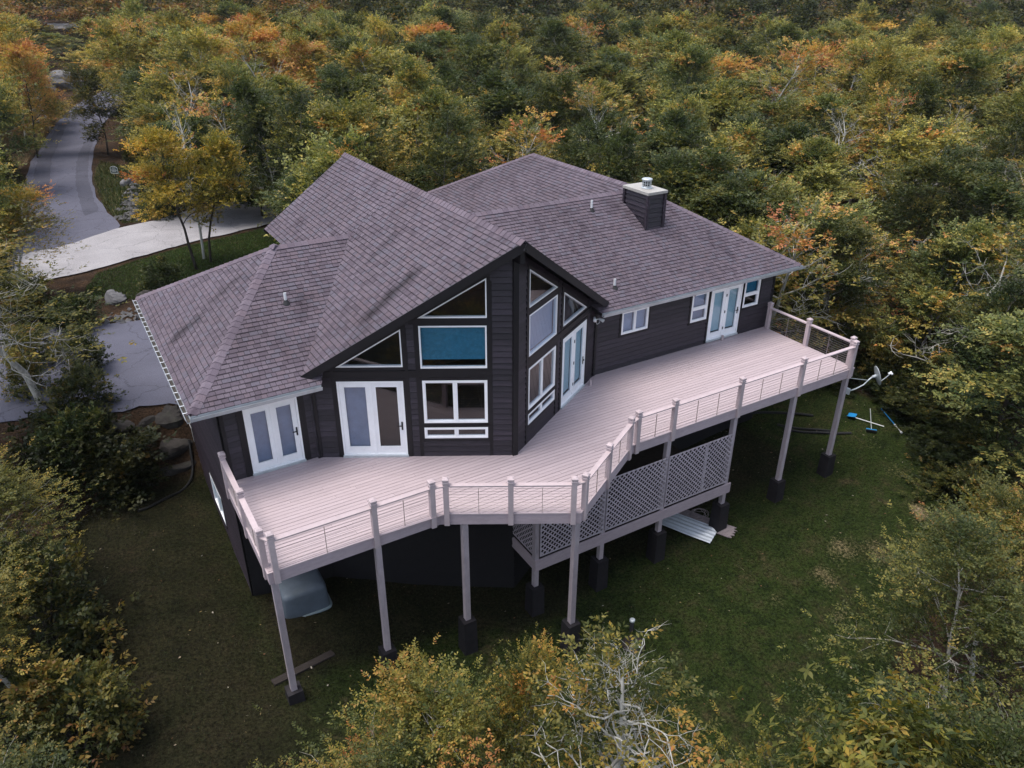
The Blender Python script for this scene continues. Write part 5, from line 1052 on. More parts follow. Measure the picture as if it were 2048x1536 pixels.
REST = [(65.0,23.32,7.6,2.02,'O'),(108.31,44.99,9.5,3.05,'O'),(43.23,54.52,7.5,2.4,'G'),(57.03,98.42,9.7,3.51,'G'),(-9.71,128.67,7.9,3.3,'R'),(73.1,48.58,7.9,2.66,'O'),(42.24,66.07,9.3,2.61,'O'),(116.64,42.05,8.8,3.08,'O'),(68.99,73.06,9.4,3.11,'Y'),(31.53,115.3,8.7,3.52,'B'),(49.53,93.84,7.6,3.31,'O'),(-6.93,142.45,8.2,3.59,'R'),(-16.9,76.97,8.6,2.06,'O'),(77.94,81.24,7.3,3.39,'G'),(109.11,67.77,9.9,3.48,'O'),(49.88,63.9,9.9,2.64,'G'),(-13.34,146.07,8.9,3.56,'B'),(85.62,69.5,8.0,3.22,'B'),(-17.07,124.15,9.7,3.05,'G'),(91.9,42.88,7.1,2.73,'O'),(-0.16,67.88,8.7,2.05,'Y'),(62.16,52.27,6.1,2.54,'B'),(-9.48,114.16,7.5,2.92,'G'),(44.23,62.26,8.6,2.5,'O'),(51.7,84.21,8.9,3.06,'O'),(29.2,87.04,7.7,2.84,'B'),(100.59,33.33,7.9,2.61,'B'),(24.7,103.02,7.2,3.11,'Y'),(22.85,85.84,8.5,2.71,'R'),(33.24,83.03,9.9,2.76,'G'),(61.2,94.93,7.8,3.34,'G'),(69.21,90.6,9.3,3.34,'B'),(118.02,67.08,9.5,3.46,'Y'),(65.64,48.26,7.2,2.43,'O'),(74.46,68.62,9.8,2.94,'B'),(124.51,58.92,9.2,3.34,'G'),(3.08,107.33,7.3,2.85,'G'),(137.41,50.94,7.8,3.34,'O'),(97.73,85.15,8.2,3.54,'G'),(25.78,108.72,7.9,3.14,'O'),(99.45,45.4,9.6,2.75,'O'),(9.99,100.76,7.4,2.79,'R'),(18.37,72.41,6.8,2.3,'Y'),(119.17,49.08,7.4,3.06,'O'),(17.66,101.53,7.3,2.88,'Y'),(46.12,83.28,9.2,2.84,'O'),(84.23,79.22,8.5,3.22,'O'),(104.91,57.43,9.7,3.03,'Y'),(59.3,108.39,9.0,3.48,'O'),(140.43,59.02,8.2,3.48,'O'),(35.96,56.66,7.7,2.17,'Y'),(57.81,53.0,6.3,2.37,'B'),(56.93,113.33,8.4,3.53,'G'),(61.03,102.37,8.3,3.35,'Y'),(124.92,47.29,8.4,3.03,'B'),(65.95,40.07,6.0,2.19,'B'),(11.47,118.69,8.1,3.07,'R'),(103.91,49.33,9.5,2.81,'O'),(38.88,111.25,7.2,3.25,'G'),(96.46,73.54,8.6,3.18,'G'),(84.49,90.31,8.5,3.35,'O'),(43.34,76.37,8.4,2.61,'Y'),(113.35,49.62,7.0,2.92,'O'),(30.88,55.63,9.4,2.03,'O'),(23.81,62.52,8.2,2.08,'G'),(2.7,121.47,9.5,2.98,'R'),(92.86,88.72,8.8,3.39,'O'),(31.56,125.1,7.1,3.38,'Y'),(-18.21,139.58,9.9,3.06,'O'),(4.34,143.63,8.8,3.39,'O'),(56.05,46.38,9.2,2.12,'O'),(46.45,66.23,8.4,2.4,'O'),(50.94,119.51,7.4,3.46,'O'),(48.11,111.14,7.6,3.27,'G'),(17.11,116.14,8.3,3.01,'Y'),(74.7,88.12,9.0,3.12,'O'),(41.56,116.74,9.8,3.27,'G'),(55.42,73.63,8.8,2.62,'R'),(54.33,55.51,9.6,2.25,'O'),(80.74,95.18,8.6,3.31,'G'),(102.74,68.19,7.2,3.07,'B'),(63.68,112.29,9.1,3.41,'G'),(51.97,105.44,8.1,3.17,'O'),(71.16,114.69,8.8,3.54,'G'),(74.51,106.97,8.0,3.44,'Y'),(143.06,72.4,9.4,3.56,'O'),(82.65,85.07,9.1,3.11,'B'),(89.75,101.79,9.2,3.5,'G'),(154.51,67.73,7.6,3.59,'B'),(88.85,76.34,7.3,3.02,'O'),(50.32,125.61,9.9,3.46,'O'),(89.17,83.03,8.3,3.13,'O'),(70.81,97.99,7.5,3.2,'G'),(127.16,72.78,9.4,3.35,'O'),(63.59,85.25,8.4,2.88,'O'),(-11.78,139.93,7.8,3.03,'R'),(41.13,134.97,9.9,3.5,'O'),(76.99,101.63,8.0,3.31,'O'),(37.57,129.72,7.4,3.38,'O'),(65.35,125.56,9.6,3.59,'O'),(111.51,80.34,7.9,3.3,'B'),(32.71,109.51,8.0,2.96,'R'),(22.98,116.23,10.0,2.94,'Y'),(88.01,107.57,8.2,3.5,'O'),(115.43,74.53,9.9,3.2,'G'),(52.88,134.39,7.4,3.6,'B'),(28.0,120.04,8.2,3.06,'R'),(130.89,56.55,8.3,3.04,'G'),(4.68,150.94,8.6,3.35,'R'),(0.55,166.62,8.0,3.57,'Y'),(57.18,90.24,8.5,2.82,'G'),(14.05,125.07,8.3,2.97,'Y'),(94.36,96.47,7.1,3.34,'B'),(78.04,74.29,7.4,2.77,'O'),(6.53,130.28,9.4,2.97,'G'),(17.5,139.8,7.6,3.27,'R'),(66.94,101.93,9.9,3.11,'G'),(-10.75,168.2,9.1,3.45,'Y'),(-4.74,159.01,8.3,3.34,'O'),(30.74,103.92,7.5,2.76,'G'),(146.66,57.13,8.3,3.16,'R'),(70.27,78.93,7.5,2.74,'G'),(-10.89,162.5,7.0,3.33,'R'),(134.64,60.78,8.8,3.09,'G'),(131.58,87.19,9.6,3.51,'G'),(107.5,74.53,9.7,3.03,'O'),(11.52,147.3,8.7,3.28,'O'),(4.17,115.13,8.1,2.65,'O'),(19.03,78.41,6.9,2.16,'O'),(69.46,129.16,9.2,3.56,'Y'),(99.07,102.19,8.7,3.41,'B'),(-17.79,162.06,9.3,3.21,'O'),(91.7,70.29,7.3,2.77,'G'),(39.17,71.0,8.7,2.21,'B'),(-0.29,148.43,9.1,3.14,'R'),(122.94,85.69,7.3,3.35,'O'),(109.24,62.01,9.7,2.78,'Y'),(83.61,103.83,9.2,3.23,'O'),(46.22,100.47,7.4,2.78,'Y'),(53.57,59.45,7.9,2.14,'G'),(40.4,98.43,8.8,2.67,'Y'),(142.81,87.03,9.2,3.52,'B'),(-19.93,156.13,8.4,3.02,'O'),(13.87,78.07,7.9,2.03,'O'),(70.17,122.97,7.1,3.39,'Y'),(-8.58,134.75,7.8,2.78,'R'),(124.2,53.24,8.3,2.76,'O'),(111.96,55.24,8.2,2.67,'B'),(-5.31,168.66,7.5,3.36,'G'),(112.94,98.07,7.2,3.38,'O'),(20.91,122.42,8.6,2.85,'B'),(19.97,148.47,8.5,3.27,'R'),(56.5,139.34,8.8,3.48,'O'),(93.76,106.09,7.7,3.31,'Y'),(37.41,155.62,7.8,3.56,'R'),(105.03,103.04,8.2,3.37,'B'),(29.41,145.45,8.1,3.3,'R'),(79.74,130.5,9.1,3.55,'R'),(46.76,58.76,6.4,2.02,'G'),(125.65,66.12,7.8,2.95,'O'),(24.37,142.03,9.3,3.18,'G'),(2.49,134.81,8.2,2.83,'R'),(97.31,67.69,7.5,2.68,'O'),(36.14,104.89,9.7,2.65,'G'),(75.91,121.54,10.0,3.31,'O'),(146.76,82.37,9.9,3.37,'Y'),(86.01,122.23,8.0,3.42,'Y'),(93.96,78.92,7.6,2.79,'G'),(88.29,94.17,9.4,2.97,'O'),(8.12,123.03,10.0,2.64,'Y'),(106.7,87.01,10.0,3.03,'G'),(67.67,145.68,9.8,3.59,'G'),(88.46,127.49,9.8,3.49,'O'),(-16.67,167.57,8.7,3.11,'Y'),(-4.58,152.66,8.2,2.99,'O'),(125.06,97.85,8.9,3.37,'G'),(18.55,156.33,7.3,3.27,'O'),(132.69,73.89,8.3,3.04,'O'),(104.3,80.98,7.6,2.88,'O'),(14.23,135.26,8.2,2.87,'O'),(92.46,121.04,9.4,3.39,'O'),(44.19,121.91,9.1,2.93,'G'),(105.0,126.59,8.9,3.59,'R'),(8.61,165.35,8.2,3.28,'Y'),(100.69,108.57,8.7,3.25,'Y'),(98.21,91.8,7.0,2.96,'G'),(27.96,129.76,7.1,2.88,'R'),(26.66,154.64,7.3,3.23,'O'),(19.46,127.75,8.1,2.74,'B'),(35.46,144.14,7.4,3.14,'G'),(115.6,107.79,8.7,3.32,'G'),(109.77,109.51,8.9,3.29,'B'),(41.1,141.87,8.1,3.14,'R'),(38.1,122.36,8.5,2.81,'Y'),(42.88,127.68,8.0,2.94,'B'),(43.15,107.39,9.4,2.61,'O'),(121.39,75.12,7.6,2.85,'Y'),(113.68,85.62,7.7,2.93,'O'),(154.99,62.25,7.5,2.95,'B'),(136.95,69.14,8.4,2.88,'O'),(9.11,138.58,7.7,2.75,'O'),(125.68,107.98,8.5,3.35,'O'),(131.18,95.59,7.1,3.22,'B'),(136.17,78.04,7.5,2.98,'G'),(19.89,133.64,8.5,2.75,'R'),(138.33,90.05,9.0,3.16,'O'),(89.54,135.65,9.1,3.39,'B'),(-12.45,153.38,9.0,2.73,'G'),(99.83,116.17,8.3,3.19,'B'),(-17.76,149.79,7.7,2.62,'Y'),(131.52,65.84,9.2,2.71,'B'),(54.79,157.14,9.9,3.37,'O'),(59.37,122.67,10.0,2.89,'O'),(108.84,94.07,9.9,2.9,'Y'),(150.75,71.83,9.1,2.95,'Y'),(140.22,81.92,10.0,2.99,'G'),(90.55,112.59,7.2,3.0,'O'),(45.67,148.81,9.7,3.11,'O'),(71.53,150.04,8.4,3.37,'G'),(118.46,93.37,9.5,2.94,'O'),(101.97,121.29,7.3,3.22,'O'),(78.35,146.11,7.0,3.36,'G'),(110.67,103.73,9.4,3.01,'O'),(78.73,138.5,7.6,3.24,'O'),(64.76,117.63,9.7,2.79,'O'),(44.22,158.37,9.5,3.2,'R'),(114.04,117.64,9.4,3.21,'G'),(81.27,114.38,8.7,2.88,'O'),(49.61,143.88,7.3,3.02,'O'),(4.03,160.24,9.5,2.83,'O'),(124.85,90.8,8.3,2.89,'G'),(109.2,121.11,8.3,3.17,'O'),(68.53,108.52,9.6,2.62,'O'),(10.0,154.35,7.8,2.78,'B'),(74.81,127.41,7.0,2.94,'G'),(63.95,131.27,8.4,2.89,'B'),(145.95,67.09,7.2,2.69,'O'),(29.75,138.9,9.1,2.7,'Y'),(118.87,80.48,7.8,2.64,'B'),(129.23,79.77,7.1,2.72,'B'),(1.0,155.22,8.7,2.66,'Y'),(73.6,142.69,9.4,3.08,'G'),(120.39,101.17,7.3,2.9,'O'),(58.76,133.9,8.6,2.82,'Y'),(35.18,134.99,9.5,2.63,'O'),(83.8,141.19,9.8,3.11,'G'),(48.32,138.41,9.0,2.77,'O'),(32.15,151.25,9.3,2.8,'G'),(45.93,132.15,8.1,2.66,'G'),(63.86,151.19,9.1,3.05,'G'),(103.38,97.4,7.7,2.62,'B'),(99.36,130.05,8.0,3.02,'G'),(50.67,151.23,9.9,2.87,'R'),(69.39,135.62,8.9,2.81,'G'),(27.75,164.54,7.7,2.86,'O'),(18.72,166.48,8.9,2.8,'O'),(33.92,162.77,8.4,2.86,'Y'),(11.61,159.92,9.2,2.64,'O'),(120.84,111.9,9.9,2.84,'O'),(107.7,115.59,8.4,2.77,'O'),(80.8,124.75,8.5,2.65,'Y'),(129.33,101.84,9.1,2.7,'B'),(21.89,161.64,9.8,2.61,'R'),(60.93,145.69,7.4,2.71,'G'),(62.85,140.05,9.2,2.63,'Y'),(57.99,151.18,7.5,2.74,'G'),(55.41,146.32,8.5,2.65,'G'),(84.8,132.87,9.5,2.65,'G'),(95.41,135.58,8.5,2.63,'Y')]
SHRUBS = [(36.84,4.15,1.5,1.23,2),(11.21,41.22,1.5,1.2,1),(5.73,34.05,2.3,1.58,1),(-10.43,12.03,1.5,1.3,0),(24.82,3.83,1.4,1.03,2),(4.99,47.95,1.6,0.99,1),(-9.96,15.34,1.9,0.94,0),(1.73,21.26,2.5,1.1,1),(8.07,46.11,1.9,1.0,1),(26.42,0.18,1.6,0.93,2),(3.26,44.19,2.0,0.98,1),(7.29,42.3,1.4,1.42,1),(19.89,1.57,2.2,1.12,2),(6.39,26.88,1.4,1.31,1),(4.25,39.94,2.5,1.54,1),(-13.69,52.98,2.5,1.15,0),(-2.3,39.46,1.4,1.21,1),(-2.57,15.62,1.4,0.96,1),(27.02,5.51,1.6,1.17,2),(3.88,22.46,1.6,1.09,1),(-2.32,52.39,2.5,1.53,1),(13.74,44.32,1.4,1.33,1),(29.39,2.09,2.0,1.1,2),(6.9,51.16,2.2,1.0,1),(-0.41,45.39,2.4,0.97,1),(10.24,43.21,1.5,1.59,1),(2.52,46.78,2.6,1.24,1),(8.93,33.81,2.0,1.47,1),(3.5,30.04,2.1,1.35,1),(3.02,49.42,2.4,1.03,1),(0.09,40.08,1.8,1.07,1),(33.73,4.91,2.1,1.47,2),(19.65,-3.37,1.9,1.05,2),(8.85,48.87,1.4,1.34,1),(22.66,-2.02,1.6,1.34,2),(22.25,0.19,2.3,1.22,2),(2.31,18.29,2.0,1.41,1),(0.73,49.53,2.0,1.5,1),(-11.59,21.45,2.2,1.41,0),(11.5,46.71,2.4,1.48,1),(5.73,38.27,2.1,0.93,1),(-3.19,46.72,1.5,1.3,1),(-12.97,48.7,2.4,1.21,0),(-11.91,50.96,1.9,0.93,0),(-3.67,43.3,2.2,1.06,1),(11.61,38.78,2.1,1.51,1),(5.83,31.64,2.3,1.11,1),(1.73,27.39,1.8,1.3,1),(-13.56,31.25,1.9,1.48,0),(-13.6,43.06,1.8,1.41,0),(-2.57,19.18,1.9,1.03,1),(0.37,43.14,2.1,1.12,1),(22.83,6.56,2.3,1.59,2),(7.88,36.62,1.8,1.13,1),(14.56,49.03,1.6,1.27,1),(-11.83,23.93,1.6,1.28,0),(-13.9,46.4,1.8,1.32,0),(22.65,2.36,2.1,1.34,2),(-13.09,26.77,1.4,1.2,0),(1.33,16.0,2.6,1.56,1),(25.89,7.54,2.4,1.25,2),(-13.95,34.15,1.4,1.49,0),(2.24,51.56,2.0,1.23,1),(-0.1,14.02,2.3,1.13,1),(12.35,49.11,2.5,1.0,1),(3.08,32.72,2.5,1.22,1),(29.46,4.5,2.2,1.45,2),(7.58,39.6,1.5,1.04,1),(-12.0,14.4,1.8,0.92,0),(-13.31,38.48,2.5,1.55,0),(-3.51,50.43,2.1,1.0,1),(-1.37,41.74,2.4,1.21,1),(-11.97,17.13,1.6,1.39,0),(5.5,45.39,1.3,1.05,1),(19.85,4.66,2.3,1.24,2),(15.66,-5.25,1.6,0.94,2),(-0.92,47.69,2.4,0.96,1),(-10.01,19.89,1.5,1.23,0),(4.27,36.44,1.9,1.41,1),(0.2,52.54,1.4,1.16,1),(-13.15,29.01,2.1,0.96,0),(4.9,52.24,1.3,0.95,1),(1.69,23.96,2.0,1.28,1),(-11.06,9.74,2.4,1.41,0),(32.84,2.26,2.4,1.52,2),(14.96,46.75,1.8,1.15,1),(29.02,7.5,1.5,0.92,2),(26.98,3.15,1.4,1.19,2),(-0.7,17.28,1.3,1.02,1),(4.42,24.73,2.2,1.56,1),(7.87,30.53,2.1,1.57,1),(10.71,36.63,2.0,1.4,1),(3.94,27.23,2.0,1.0,1),(-0.27,19.88,1.8,1.21,1),(19.42,-0.93,2.5,0.95,2),(4.62,42.36,2.6,0.95,1),(2.16,41.47,2.4,1.55,1),(2.08,38.56,2.5,1.11,1),(9.69,50.95,1.6,1.55,1),(31.21,5.99,1.4,1.24,2),(-3.79,36.75,2.1,0.93,1)]
WORD = dict(G='deep green', O='olive green', Y='yellowing', R='rust orange', B='pale bare')
SIZE = lambda h, r_: 'tall' if h > 8 else 'low' if h < 7 else 'broad' if r_ > 2.45 else 'slim' if r_ < 2.1 else 'mid-sized'
ORD = ('second', 'third', 'fourth', 'fifth', 'sixth', 'seventh', 'eighth', 'ninth', 'tenth', 'eleventh', 'twelfth', 'thirteenth', 'fourteenth', 'fifteenth', 'sixteenth', 'seventeenth', 'eighteenth', 'nineteenth', 'twentieth', 'twenty-first', 'twenty-second', 'twenty-third')
def across(x, y): v_ = Vector((x, y, 0))-Vector((CAM_POS[0], CAM_POS[1], 0)); return math.atan2(v_.dot(r), v_.dot(Vector((d.x, d.y, 0))))
def ranked(items):
    """items: (base label, x, y); tells look-alikes apart by their order across the view"""
    by = {}
    for i, (lb, x, y) in enumerate(items): by.setdefault(lb, []).append((across(x, y), i))
    res = [None]*len(items)
    for lb, l in by.items():
        l.sort(); n = len(l)
        for k, (_, i) in enumerate(l):
            res[i] = lb if n == 1 else lb+', '+('leftmost' if k == 0 else 'rightmost' if k == n-1 else ORD[k-1]+' from left')
    return res
LBS = ranked([(f'{SIZE(h, r_)} {WORD[c]} tree {PLACE[p]}', x, y) for x, y, h, r_, c, p in FOREST])
for lb, (x, y, h, r_, c, p) in zip(LBS, FOREST):
    plant('bare_tree' if c == 'B' else 'forest_tree', c+str(TR.randint(0, 2)), x, y, h, r_, lb, 'tree', 'trees of the autumn wood')
# the wood beyond reads as one mass
vv, ff, cc_ = [], [], []; nb = 0
rsr = np.random.RandomState(2)
for (x, y, h, r_, c) in REST:
    k_ = c+str(rsr.randint(0, 3)); src = PROTO[k_][1]
    n_ = len(src.vertices); co = np.zeros(n_*3, np.float32); src.vertices.foreach_get('co', co); co = co.reshape(-1, 4, 3)
    cl = np.zeros(n_*4, np.float32); src.color_attributes['leafcol'].data.foreach_get('color', cl); cl = cl.reshape(-1, 4, 4)[..., :3]
    s_ = rsr.rand(len(co)) < .09; co = co[s_]; cl = cl[s_]*rsr.uniform(.85, 1.15); ce = co.mean(1, keepdims=True); co = ce+(co-ce)*2.8
    a = rsr.uniform(0, 6.28); R2 = np.array([[math.cos(a), math.sin(a), 0], [-math.sin(a), math.cos(a), 0], [0, 0, 1]]); co = co.reshape(-1, 3)*np.array([r_/2.4, r_/2.4, h/8.]) @ R2+np.array([x, y, H(x, y)])
    vv.append(co); cc_.append(cl.reshape(-1, 3)); nb += len(co)
vv = np.concatenate(vv); cc_ = np.concatenate(cc_); fo = link('far_wood', np_mesh('far_wood', vv, np.arange(len(vv)).reshape(-1, 4), 4, 'leaf', cc_)); tag(fo, 'autumn wood fading into the distance along the top of the picture', 'wood', None, 'stuff')
SP = ('in the brush left of the lane', 'in the undergrowth between lane and house', 'along the forest edge right of the lawn')
KS = [TR.randint(0, 3) for _ in SHRUBS]
LBS = ranked([(('dark green', 'olive', 'deep green', 'yellowish')[k_]+(' wide' if s_[3] > 1.3 else ' small')+' shrub '+SP[s_[4]], s_[0], s_[1]) for k_, s_ in zip(KS, SHRUBS)])
for lb, k_, (x, y, h, r_, p) in zip(LBS, KS, SHRUBS): plant('shrub', 'S'+str(k_), x, y, h, r_, lb, 'shrub', 'shrubs of the undergrowth')
# trees one can point to
for i, (x, y, h, r_, c, lb) in enumerate(((16.9, 6.2, 6.6, 2.0, 'O0', 'olive beech right behind the far corner of the deck railing'), (16.4, 9.6, 7.2, 2.2, 'G0', 'deep green beech touching the right roof corner'), (16.8, 13.2, 7.4, 2.4, 'G1', 'dark green beech behind the right roof hip'), (19.2, 4.2, 7.0, 2.4, 'G2', 'dark green beech over the forest edge behind the satellite dish'), (19.8, 8.4, 7.6, 2.5, 'O1', 'olive beech in the second row right of the house'), (16.6, 17.2, 7.4, 2.3, 'G0', 'dark beech below the bare branches right of the chimney'), (21.8, 1.2, 7.2, 2.5, 'O2', 'bushy olive beech bulging over the dropped pole'), (14.9, 6.9, 4.6, 1.3, 'Y0', 'small beech with a golden patch beside the right house corner'), (20.4, -2.0, 6.0, 2.3, 'G1', 'dark beech at the right edge above the lawn corner'))):
    plant('beech_tree', c, x, y, h, r_, lb, 'tree')
plant('beech_tree', 'K0', -4.03, 25.5, 7.2, 2.3, 'golden beech with two pale bare leaders standing behind the left roof, left trunk', 'tree', None, (2.4, 2.1, 1.5, 1), .4)
plant('beech_tree', 'K1', -3.2, 26.3, 7.0, 2.0, 'golden green beech whose dark trunk stands right of its twin behind the left roof', 'tree', None, (2.2, 2.0, 1.4, 1), 2.5)
plant('bare_tree', 'B0', -3.4, 27.0, 8.6, 1.5, 'pale dead top rising out of the golden beech pair', 'tree')
plant('beech_tree', 'O0', -4.83, 57.9, 7.0, 2.4, 'leaning beech with a lichen grey trunk beside the lane', 'tree', None, (.9, .9, .9, 1))
plant('beech_tree', 'Y2', 3.5, 39.7, 5.6, 1.9, 'small yellowing beech with a bare grey trunk beyond the worn driveway', 'tree')
plant('evergreen_tree', 'G2', 1.6, 34.0, 5.2, 2.3, 'dark green bushy tree touching the rear corner of the main roof', 'tree', None, (.7, .85, .8, 1))
plant('evergreen_tree', 'G1', -1.2, 33.6, 4.2, 1.6, 'low dark green tree on the driveway edge behind the main roof', 'tree', None, (.7, .85, .8, 1))
plant('shrub', 'S0', -6.0, 23.6, 1.5, 1.1, 'round dark shrub on the green strip above the left roof', 'shrub', None, (.8, .9, .8, 1))
plant('beech_tree', 'W1', -11.7, 13.0, 7.6, 4.8, 'airy yellow green tree spreading pale limbs over the parking apron', 'tree', None, (1.2, 1.05, .8, 1), .6)
plant('beech_tree', 'N2', -11.9, 24.5, 5.4, 2.2, 'bright yellow leaved tree at the left edge in front of the lane', 'tree', None, (1.5, 1.25, .8, 1))
plant('shrub', 'S0', -10.5, 9.8, 2.5, 2.3, 'dark shrub hanging over the boulders of the retaining bank', 'shrub', None, (.5, .5, .5, 1), z=-3.2)
plant('shrub', 'S2', -11.7, 10.5, 2.7, 2.2, 'dark shrub at the left edge level with the parking apron', 'shrub', None, (.6, .6, .6, 1), z=-3.0)
plant('shrub', 'S1', -9.9, 9.0, 1.9, 1.2, 'low dark shrub at the foot of the retaining bank', 'shrub', None, (.6, .6, .65, 1))
plant('beech_tree', 'N1', -13.0, 5.0, 4.8, 2.4, 'yellow green tree at the left edge level with the deck', 'tree', None, (1.1, 1.05, .9, 1))
plant('beech_tree', 'N0', -13.3, 1.6, 5.6, 2.3, 'orange tipped young beech at the left edge below the deck', 'tree', None, (1.1, 1.05, .9, 1))
plant('beech_tree', 'N3', -12.8, -3.6, 5.4, 2.2, 'dim green tree in the lower left corner', 'tree', None, (.8, .8, .8, 1))
plant('shrub', 'S1', -12.4, 3.0, 3.2, 1.8, 'olive shrub filling the left edge under the yellow green tree', 'shrub', None, (.9, .9, .85, 1))
plant('shrub', 'S3', -12.2, -.6, 2.6, 1.7, 'yellowish shrub at the left edge above the lower left corner', 'shrub', None, (.8, .85, .8, 1))
plant('beech_tree', 'N2', -7.2, -6.6, 5.7, 2.3, 'golden leaved tree reaching up in front of the second deck post', 'tree', None, (.95, .98, .8, 1), 0.0)
plant('beech_tree', 'N4', -8.8, -7.2, 5.6, 1.6, 'red tipped young tree at the bottom left of centre', 'tree', None, (1.05, .95, .9, 1), 1.0)
plant('beech_tree', 'N1', -5.8, -7.9, 5.3, 2.0, 'olive leaved tree at the bottom edge left of the white branches', 'tree', None, None, 2.0)
plant('beech_tree', 'N4', -4.3, -6.9, 5.2, 1.5, 'slim yellow tree right in front of the middle deck post', 'tree', None, (1.2, 1.1, .8, 1), 2.6)
plant('lichen_tree', 'W0', -3.3, -7.9, 7.6, 3.1, 'lichen white branched tree with thin golden leaves at bottom centre', 'tree', None, (1.1, 1.0, .8, 1), .3)
plant('lichen_tree', 'W1', -2.2, -10.2, 6.4, 2.0, 'grey twiggy tree at the bottom edge below the white branches', 'tree', None, (.9, .9, .8, 1), 1.3)
plant('beech_tree', 'N3', -.8, -9.7, 5.8, 2.3, 'green low crowned tree between the white branches and the big leaved tree', 'tree', None, (1.0, 1.05, .85, 1))
plant('umbrella_tree', 'L0', -.1, -11.1, 8.2, 2.7, 'big leaved tree with whorls of long leaves at the bottom right', 'tree', None, (1.0, 1.05, .9, 1))
plant('umbrella_tree', 'L1', 1.7, -12.0, 8.0, 2.3, 'yellow green big leaved tree in the bottom right corner', 'tree', None, (1.0, 1.05, .8, 1))
plant('beech_tree', 'N3', 3.3, -10.8, 7.0, 2.8, 'dark green tree behind the big leaved trees at bottom right', 'tree', None, (.9, .95, .9, 1))
plant('beech_tree', 'N1', 6.7, -10.1, 6.4, 2.8, 'olive bushy tree at the right bounding the lower lawn', 'tree', None, (.9, .95, .9, 1))
plant('beech_tree', 'N0', 9.3, -9.7, 6.0, 2.5, 'bushy tree with an orange spray right of the lower lawn', 'tree', None, (.85, .9, .85, 1))
plant('beech_tree', 'N3', 12.0, -9.9, 6.0, 2.2, 'green bushy tree at the right edge of the lower lawn', 'tree', None, (.9, 1.0, .85, 1))
plant('shrub', 'S3', 14.9, -6.6, 2.0, 1.5, 'yellow green shrub at the right edge of the lawn', 'shrub', None, (1.0, 1.1, .8, 1))
plant('shrub', 'S1', 17.9, -4.2, 1.8, 1.4, 'low olive shrub at the right edge of the lawn below the dark trees', 'shrub', None, (.8, .9, .8, 1))

EDGE = [(19.6, 2.0, 1.3, 1.4, 'S0', 'dark low shrub behind the dropped pole'), (19.3, .4, 1.1, 1.3, 'S2', 'dark low shrub right of the dropped pole'), (18.9, -1.2, 1.2, 1.4, 'S1', 'olive low shrub on the lawn edge below the dropped pole'), (18.3, -2.6, 1.1, 1.3, 'S0', 'dark low shrub where the lawn edge bends'), (17.2, -3.9, 1.2, 1.4, 'S2', 'deep green low shrub halfway down the lawn edge'), (16.2, -5.2, 1.2, 1.4, 'S3', 'yellowish low shrub near the pale bare patch of lawn'), (17.9, 3.6, 1.3, 1.3, 'S2', 'dark low shrub below the satellite dish'), (20.6, -.6, 1.6, 1.6, 'S0', 'dark shrub in the shade behind the lawn edge')]
for x, y, h, r_, k_, lb in EDGE: plant('shrub', k_, x, y, h, r_*1.3, lb, 'shrub', None, (.62, .68, .62, 1))
far_spots = [(0, 118), (3.5, 124), (-3, 128), (6.5, 133), (1, 138), (8.5, 142), (-5.5, 140), (-1.5, 111), (5, 113), (-8, 122)]
for lb, (x, y) in zip(ranked([('small far tree on the bare slope behind the rock outcrop', x, y) for x, y in far_spots]), far_spots): plant('forest_tree', ('O0', 'Y1', 'G2', 'O1')[int(y) % 4], x, y, 3.6, 2.6, lb, 'tree', 'small trees behind the rock outcrop')

# ------------------------------------------------------------------ grass blades on the lawn and tan tufts by the lane
rs = np.random.RandomState(9)
def blades(name, n, poly, hh, ww, cols, label, zone=None):
    P = np.array(poly); lo, hi = P.min(0), P.max(0); xy = lo+(hi-lo)*rs.rand(int(n*2.2), 2); xy = xy[inpoly(xy[:, 0], xy[:, 1], poly)][:n]; m_ = len(xy)
    b = np.concatenate([xy, hgt(xy[:, 0], xy[:, 1])[:, None]-.01], 1); a = rs.rand(m_)*6.283; d_ = np.stack([np.cos(a), np.sin(a), 0*a], 1); h_ = hh*rs.uniform(.5, 1.3, (m_, 1)); w_ = ww*rs.uniform(.6, 1.3, (m_, 1))
    tip = b+np.concatenate([rs.randn(m_, 2)*.45*h_, h_], 1); v = np.stack([b-d_*w_, b+d_*w_, tip], 1).reshape(-1, 3)
    ci = rs.choice(len(cols), m_, p=np.array([c[1] for c in cols])/sum(c[1] for c in cols)); c = np.array([q[0] for q in cols])[ci]*rs.uniform(.6, 1.4, (m_, 1))
    o = link(name, np_mesh(name, v, np.arange(m_*3).reshape(-1, 3), 3, 'blade', np.repeat(c, 3, 0))); tag(o, label, 'grass', None, 'stuff')
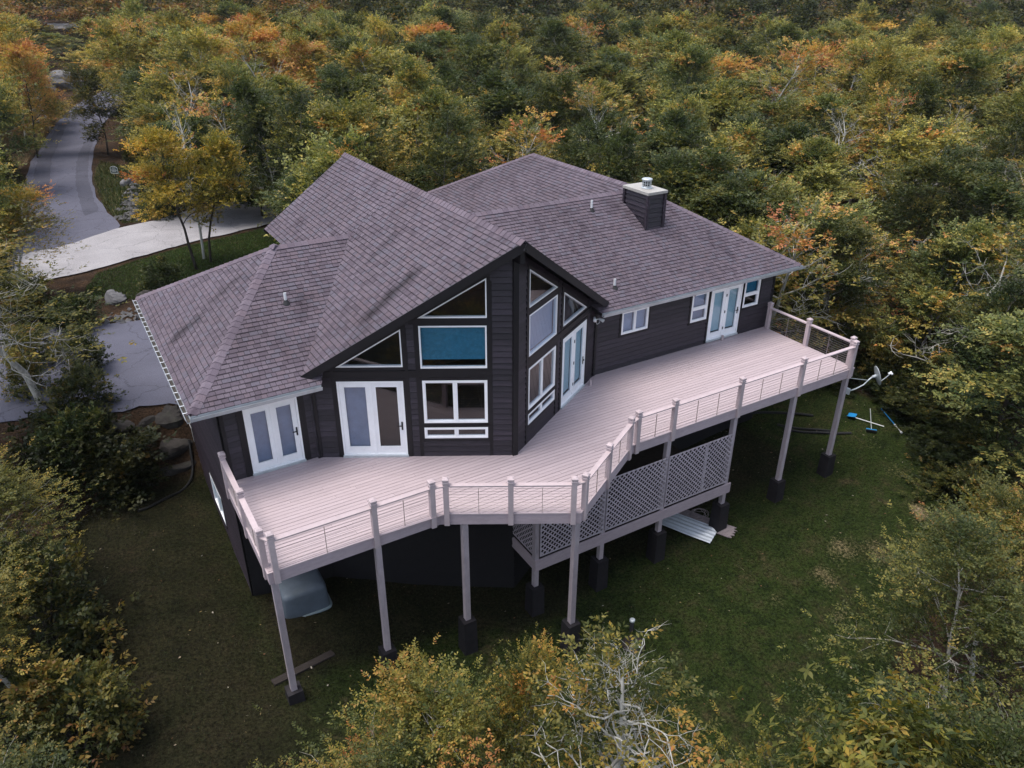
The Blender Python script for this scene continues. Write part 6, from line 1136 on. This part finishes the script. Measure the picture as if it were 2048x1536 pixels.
blades('grass', 120000, LAWN, .055, .010, [((.022, .032, .011), 5), ((.014, .022, .008), 4), ((.040, .036, .016), 2), ((.09, .07, .04), .5)], 'short dark grass of the lawn around the house')
blades('grass', 60000, BACKLAWN, .08, .016, [((.050, .092, .016), 5), ((.036, .07, .014), 4), ((.085, .09, .028), 2)], 'fresh green grass strip between driveway and left roof')
blades('tall_grass', 14000, TAN, .55, .025, [((.34, .25, .14), 5), ((.24, .17, .09), 3), ((.14, .10, .04), 1)], 'tan dry grass bank along the left side of the lane')
blades('tall_grass', 6000, VERGE, .22, .02, [((.07, .075, .02), 5), ((.16, .13, .06), 3), ((.04, .06, .015), 3)], 'rough green verge beside the green sign')
# fallen leaves and litter flecks
n_ = 900; P = np.array(LAWN); lo, hi = P.min(0), P.max(0); xy = lo+(hi-lo)*rs.rand(n_*2, 2); xy = xy[inpoly(xy[:, 0], xy[:, 1], LAWN)][:n_]; m_ = len(xy)
b = np.concatenate([xy, hgt(xy[:, 0], xy[:, 1])[:, None]+.04], 1); s_ = rs.uniform(.02, .05, (m_, 1)); q = rs.randn(m_, 2, 3); q[:, :, 2] *= .25; q = nrm(q)
v = np.stack([b, b+q[:, 0]*s_, b+q[:, 0]*s_*1.2+q[:, 1]*s_, b+q[:, 1]*s_], 1).reshape(-1, 3); c = np.array([(.16, .12, .05), (.25, .2, .14), (.12, .06, .03), (.3, .27, .22)])[rs.randint(0, 4, m_)]
o = link('leaf_litter', np_mesh('leaf_litter', v, np.arange(len(v)).reshape(-1, 4), 4, 'blade', np.repeat(c, 4, 0))); tag(o, 'scattered fallen leaves on the lawn', 'leaves', None, 'stuff')

# ------------------------------------------------------------------ thin haze in the air
m, nt, out = nodes('haze')
pv = nt.nodes.new('ShaderNodeVolumePrincipled'); pv.inputs['Density'].default_value = 0.00013; pv.inputs['Color'].default_value = (0.86, 0.88, 0.92, 1); pv.inputs['Anisotropy'].default_value = 0.2
nt.links.new(pv.outputs[0], out.inputs['Volume'])
hz = MB().box(-120, 300, -40, 320, -12, 34).build('haze', 'haze'); tag(hz, 'thin pale haze in the air over the woods', 'haze', None, 'stuff')
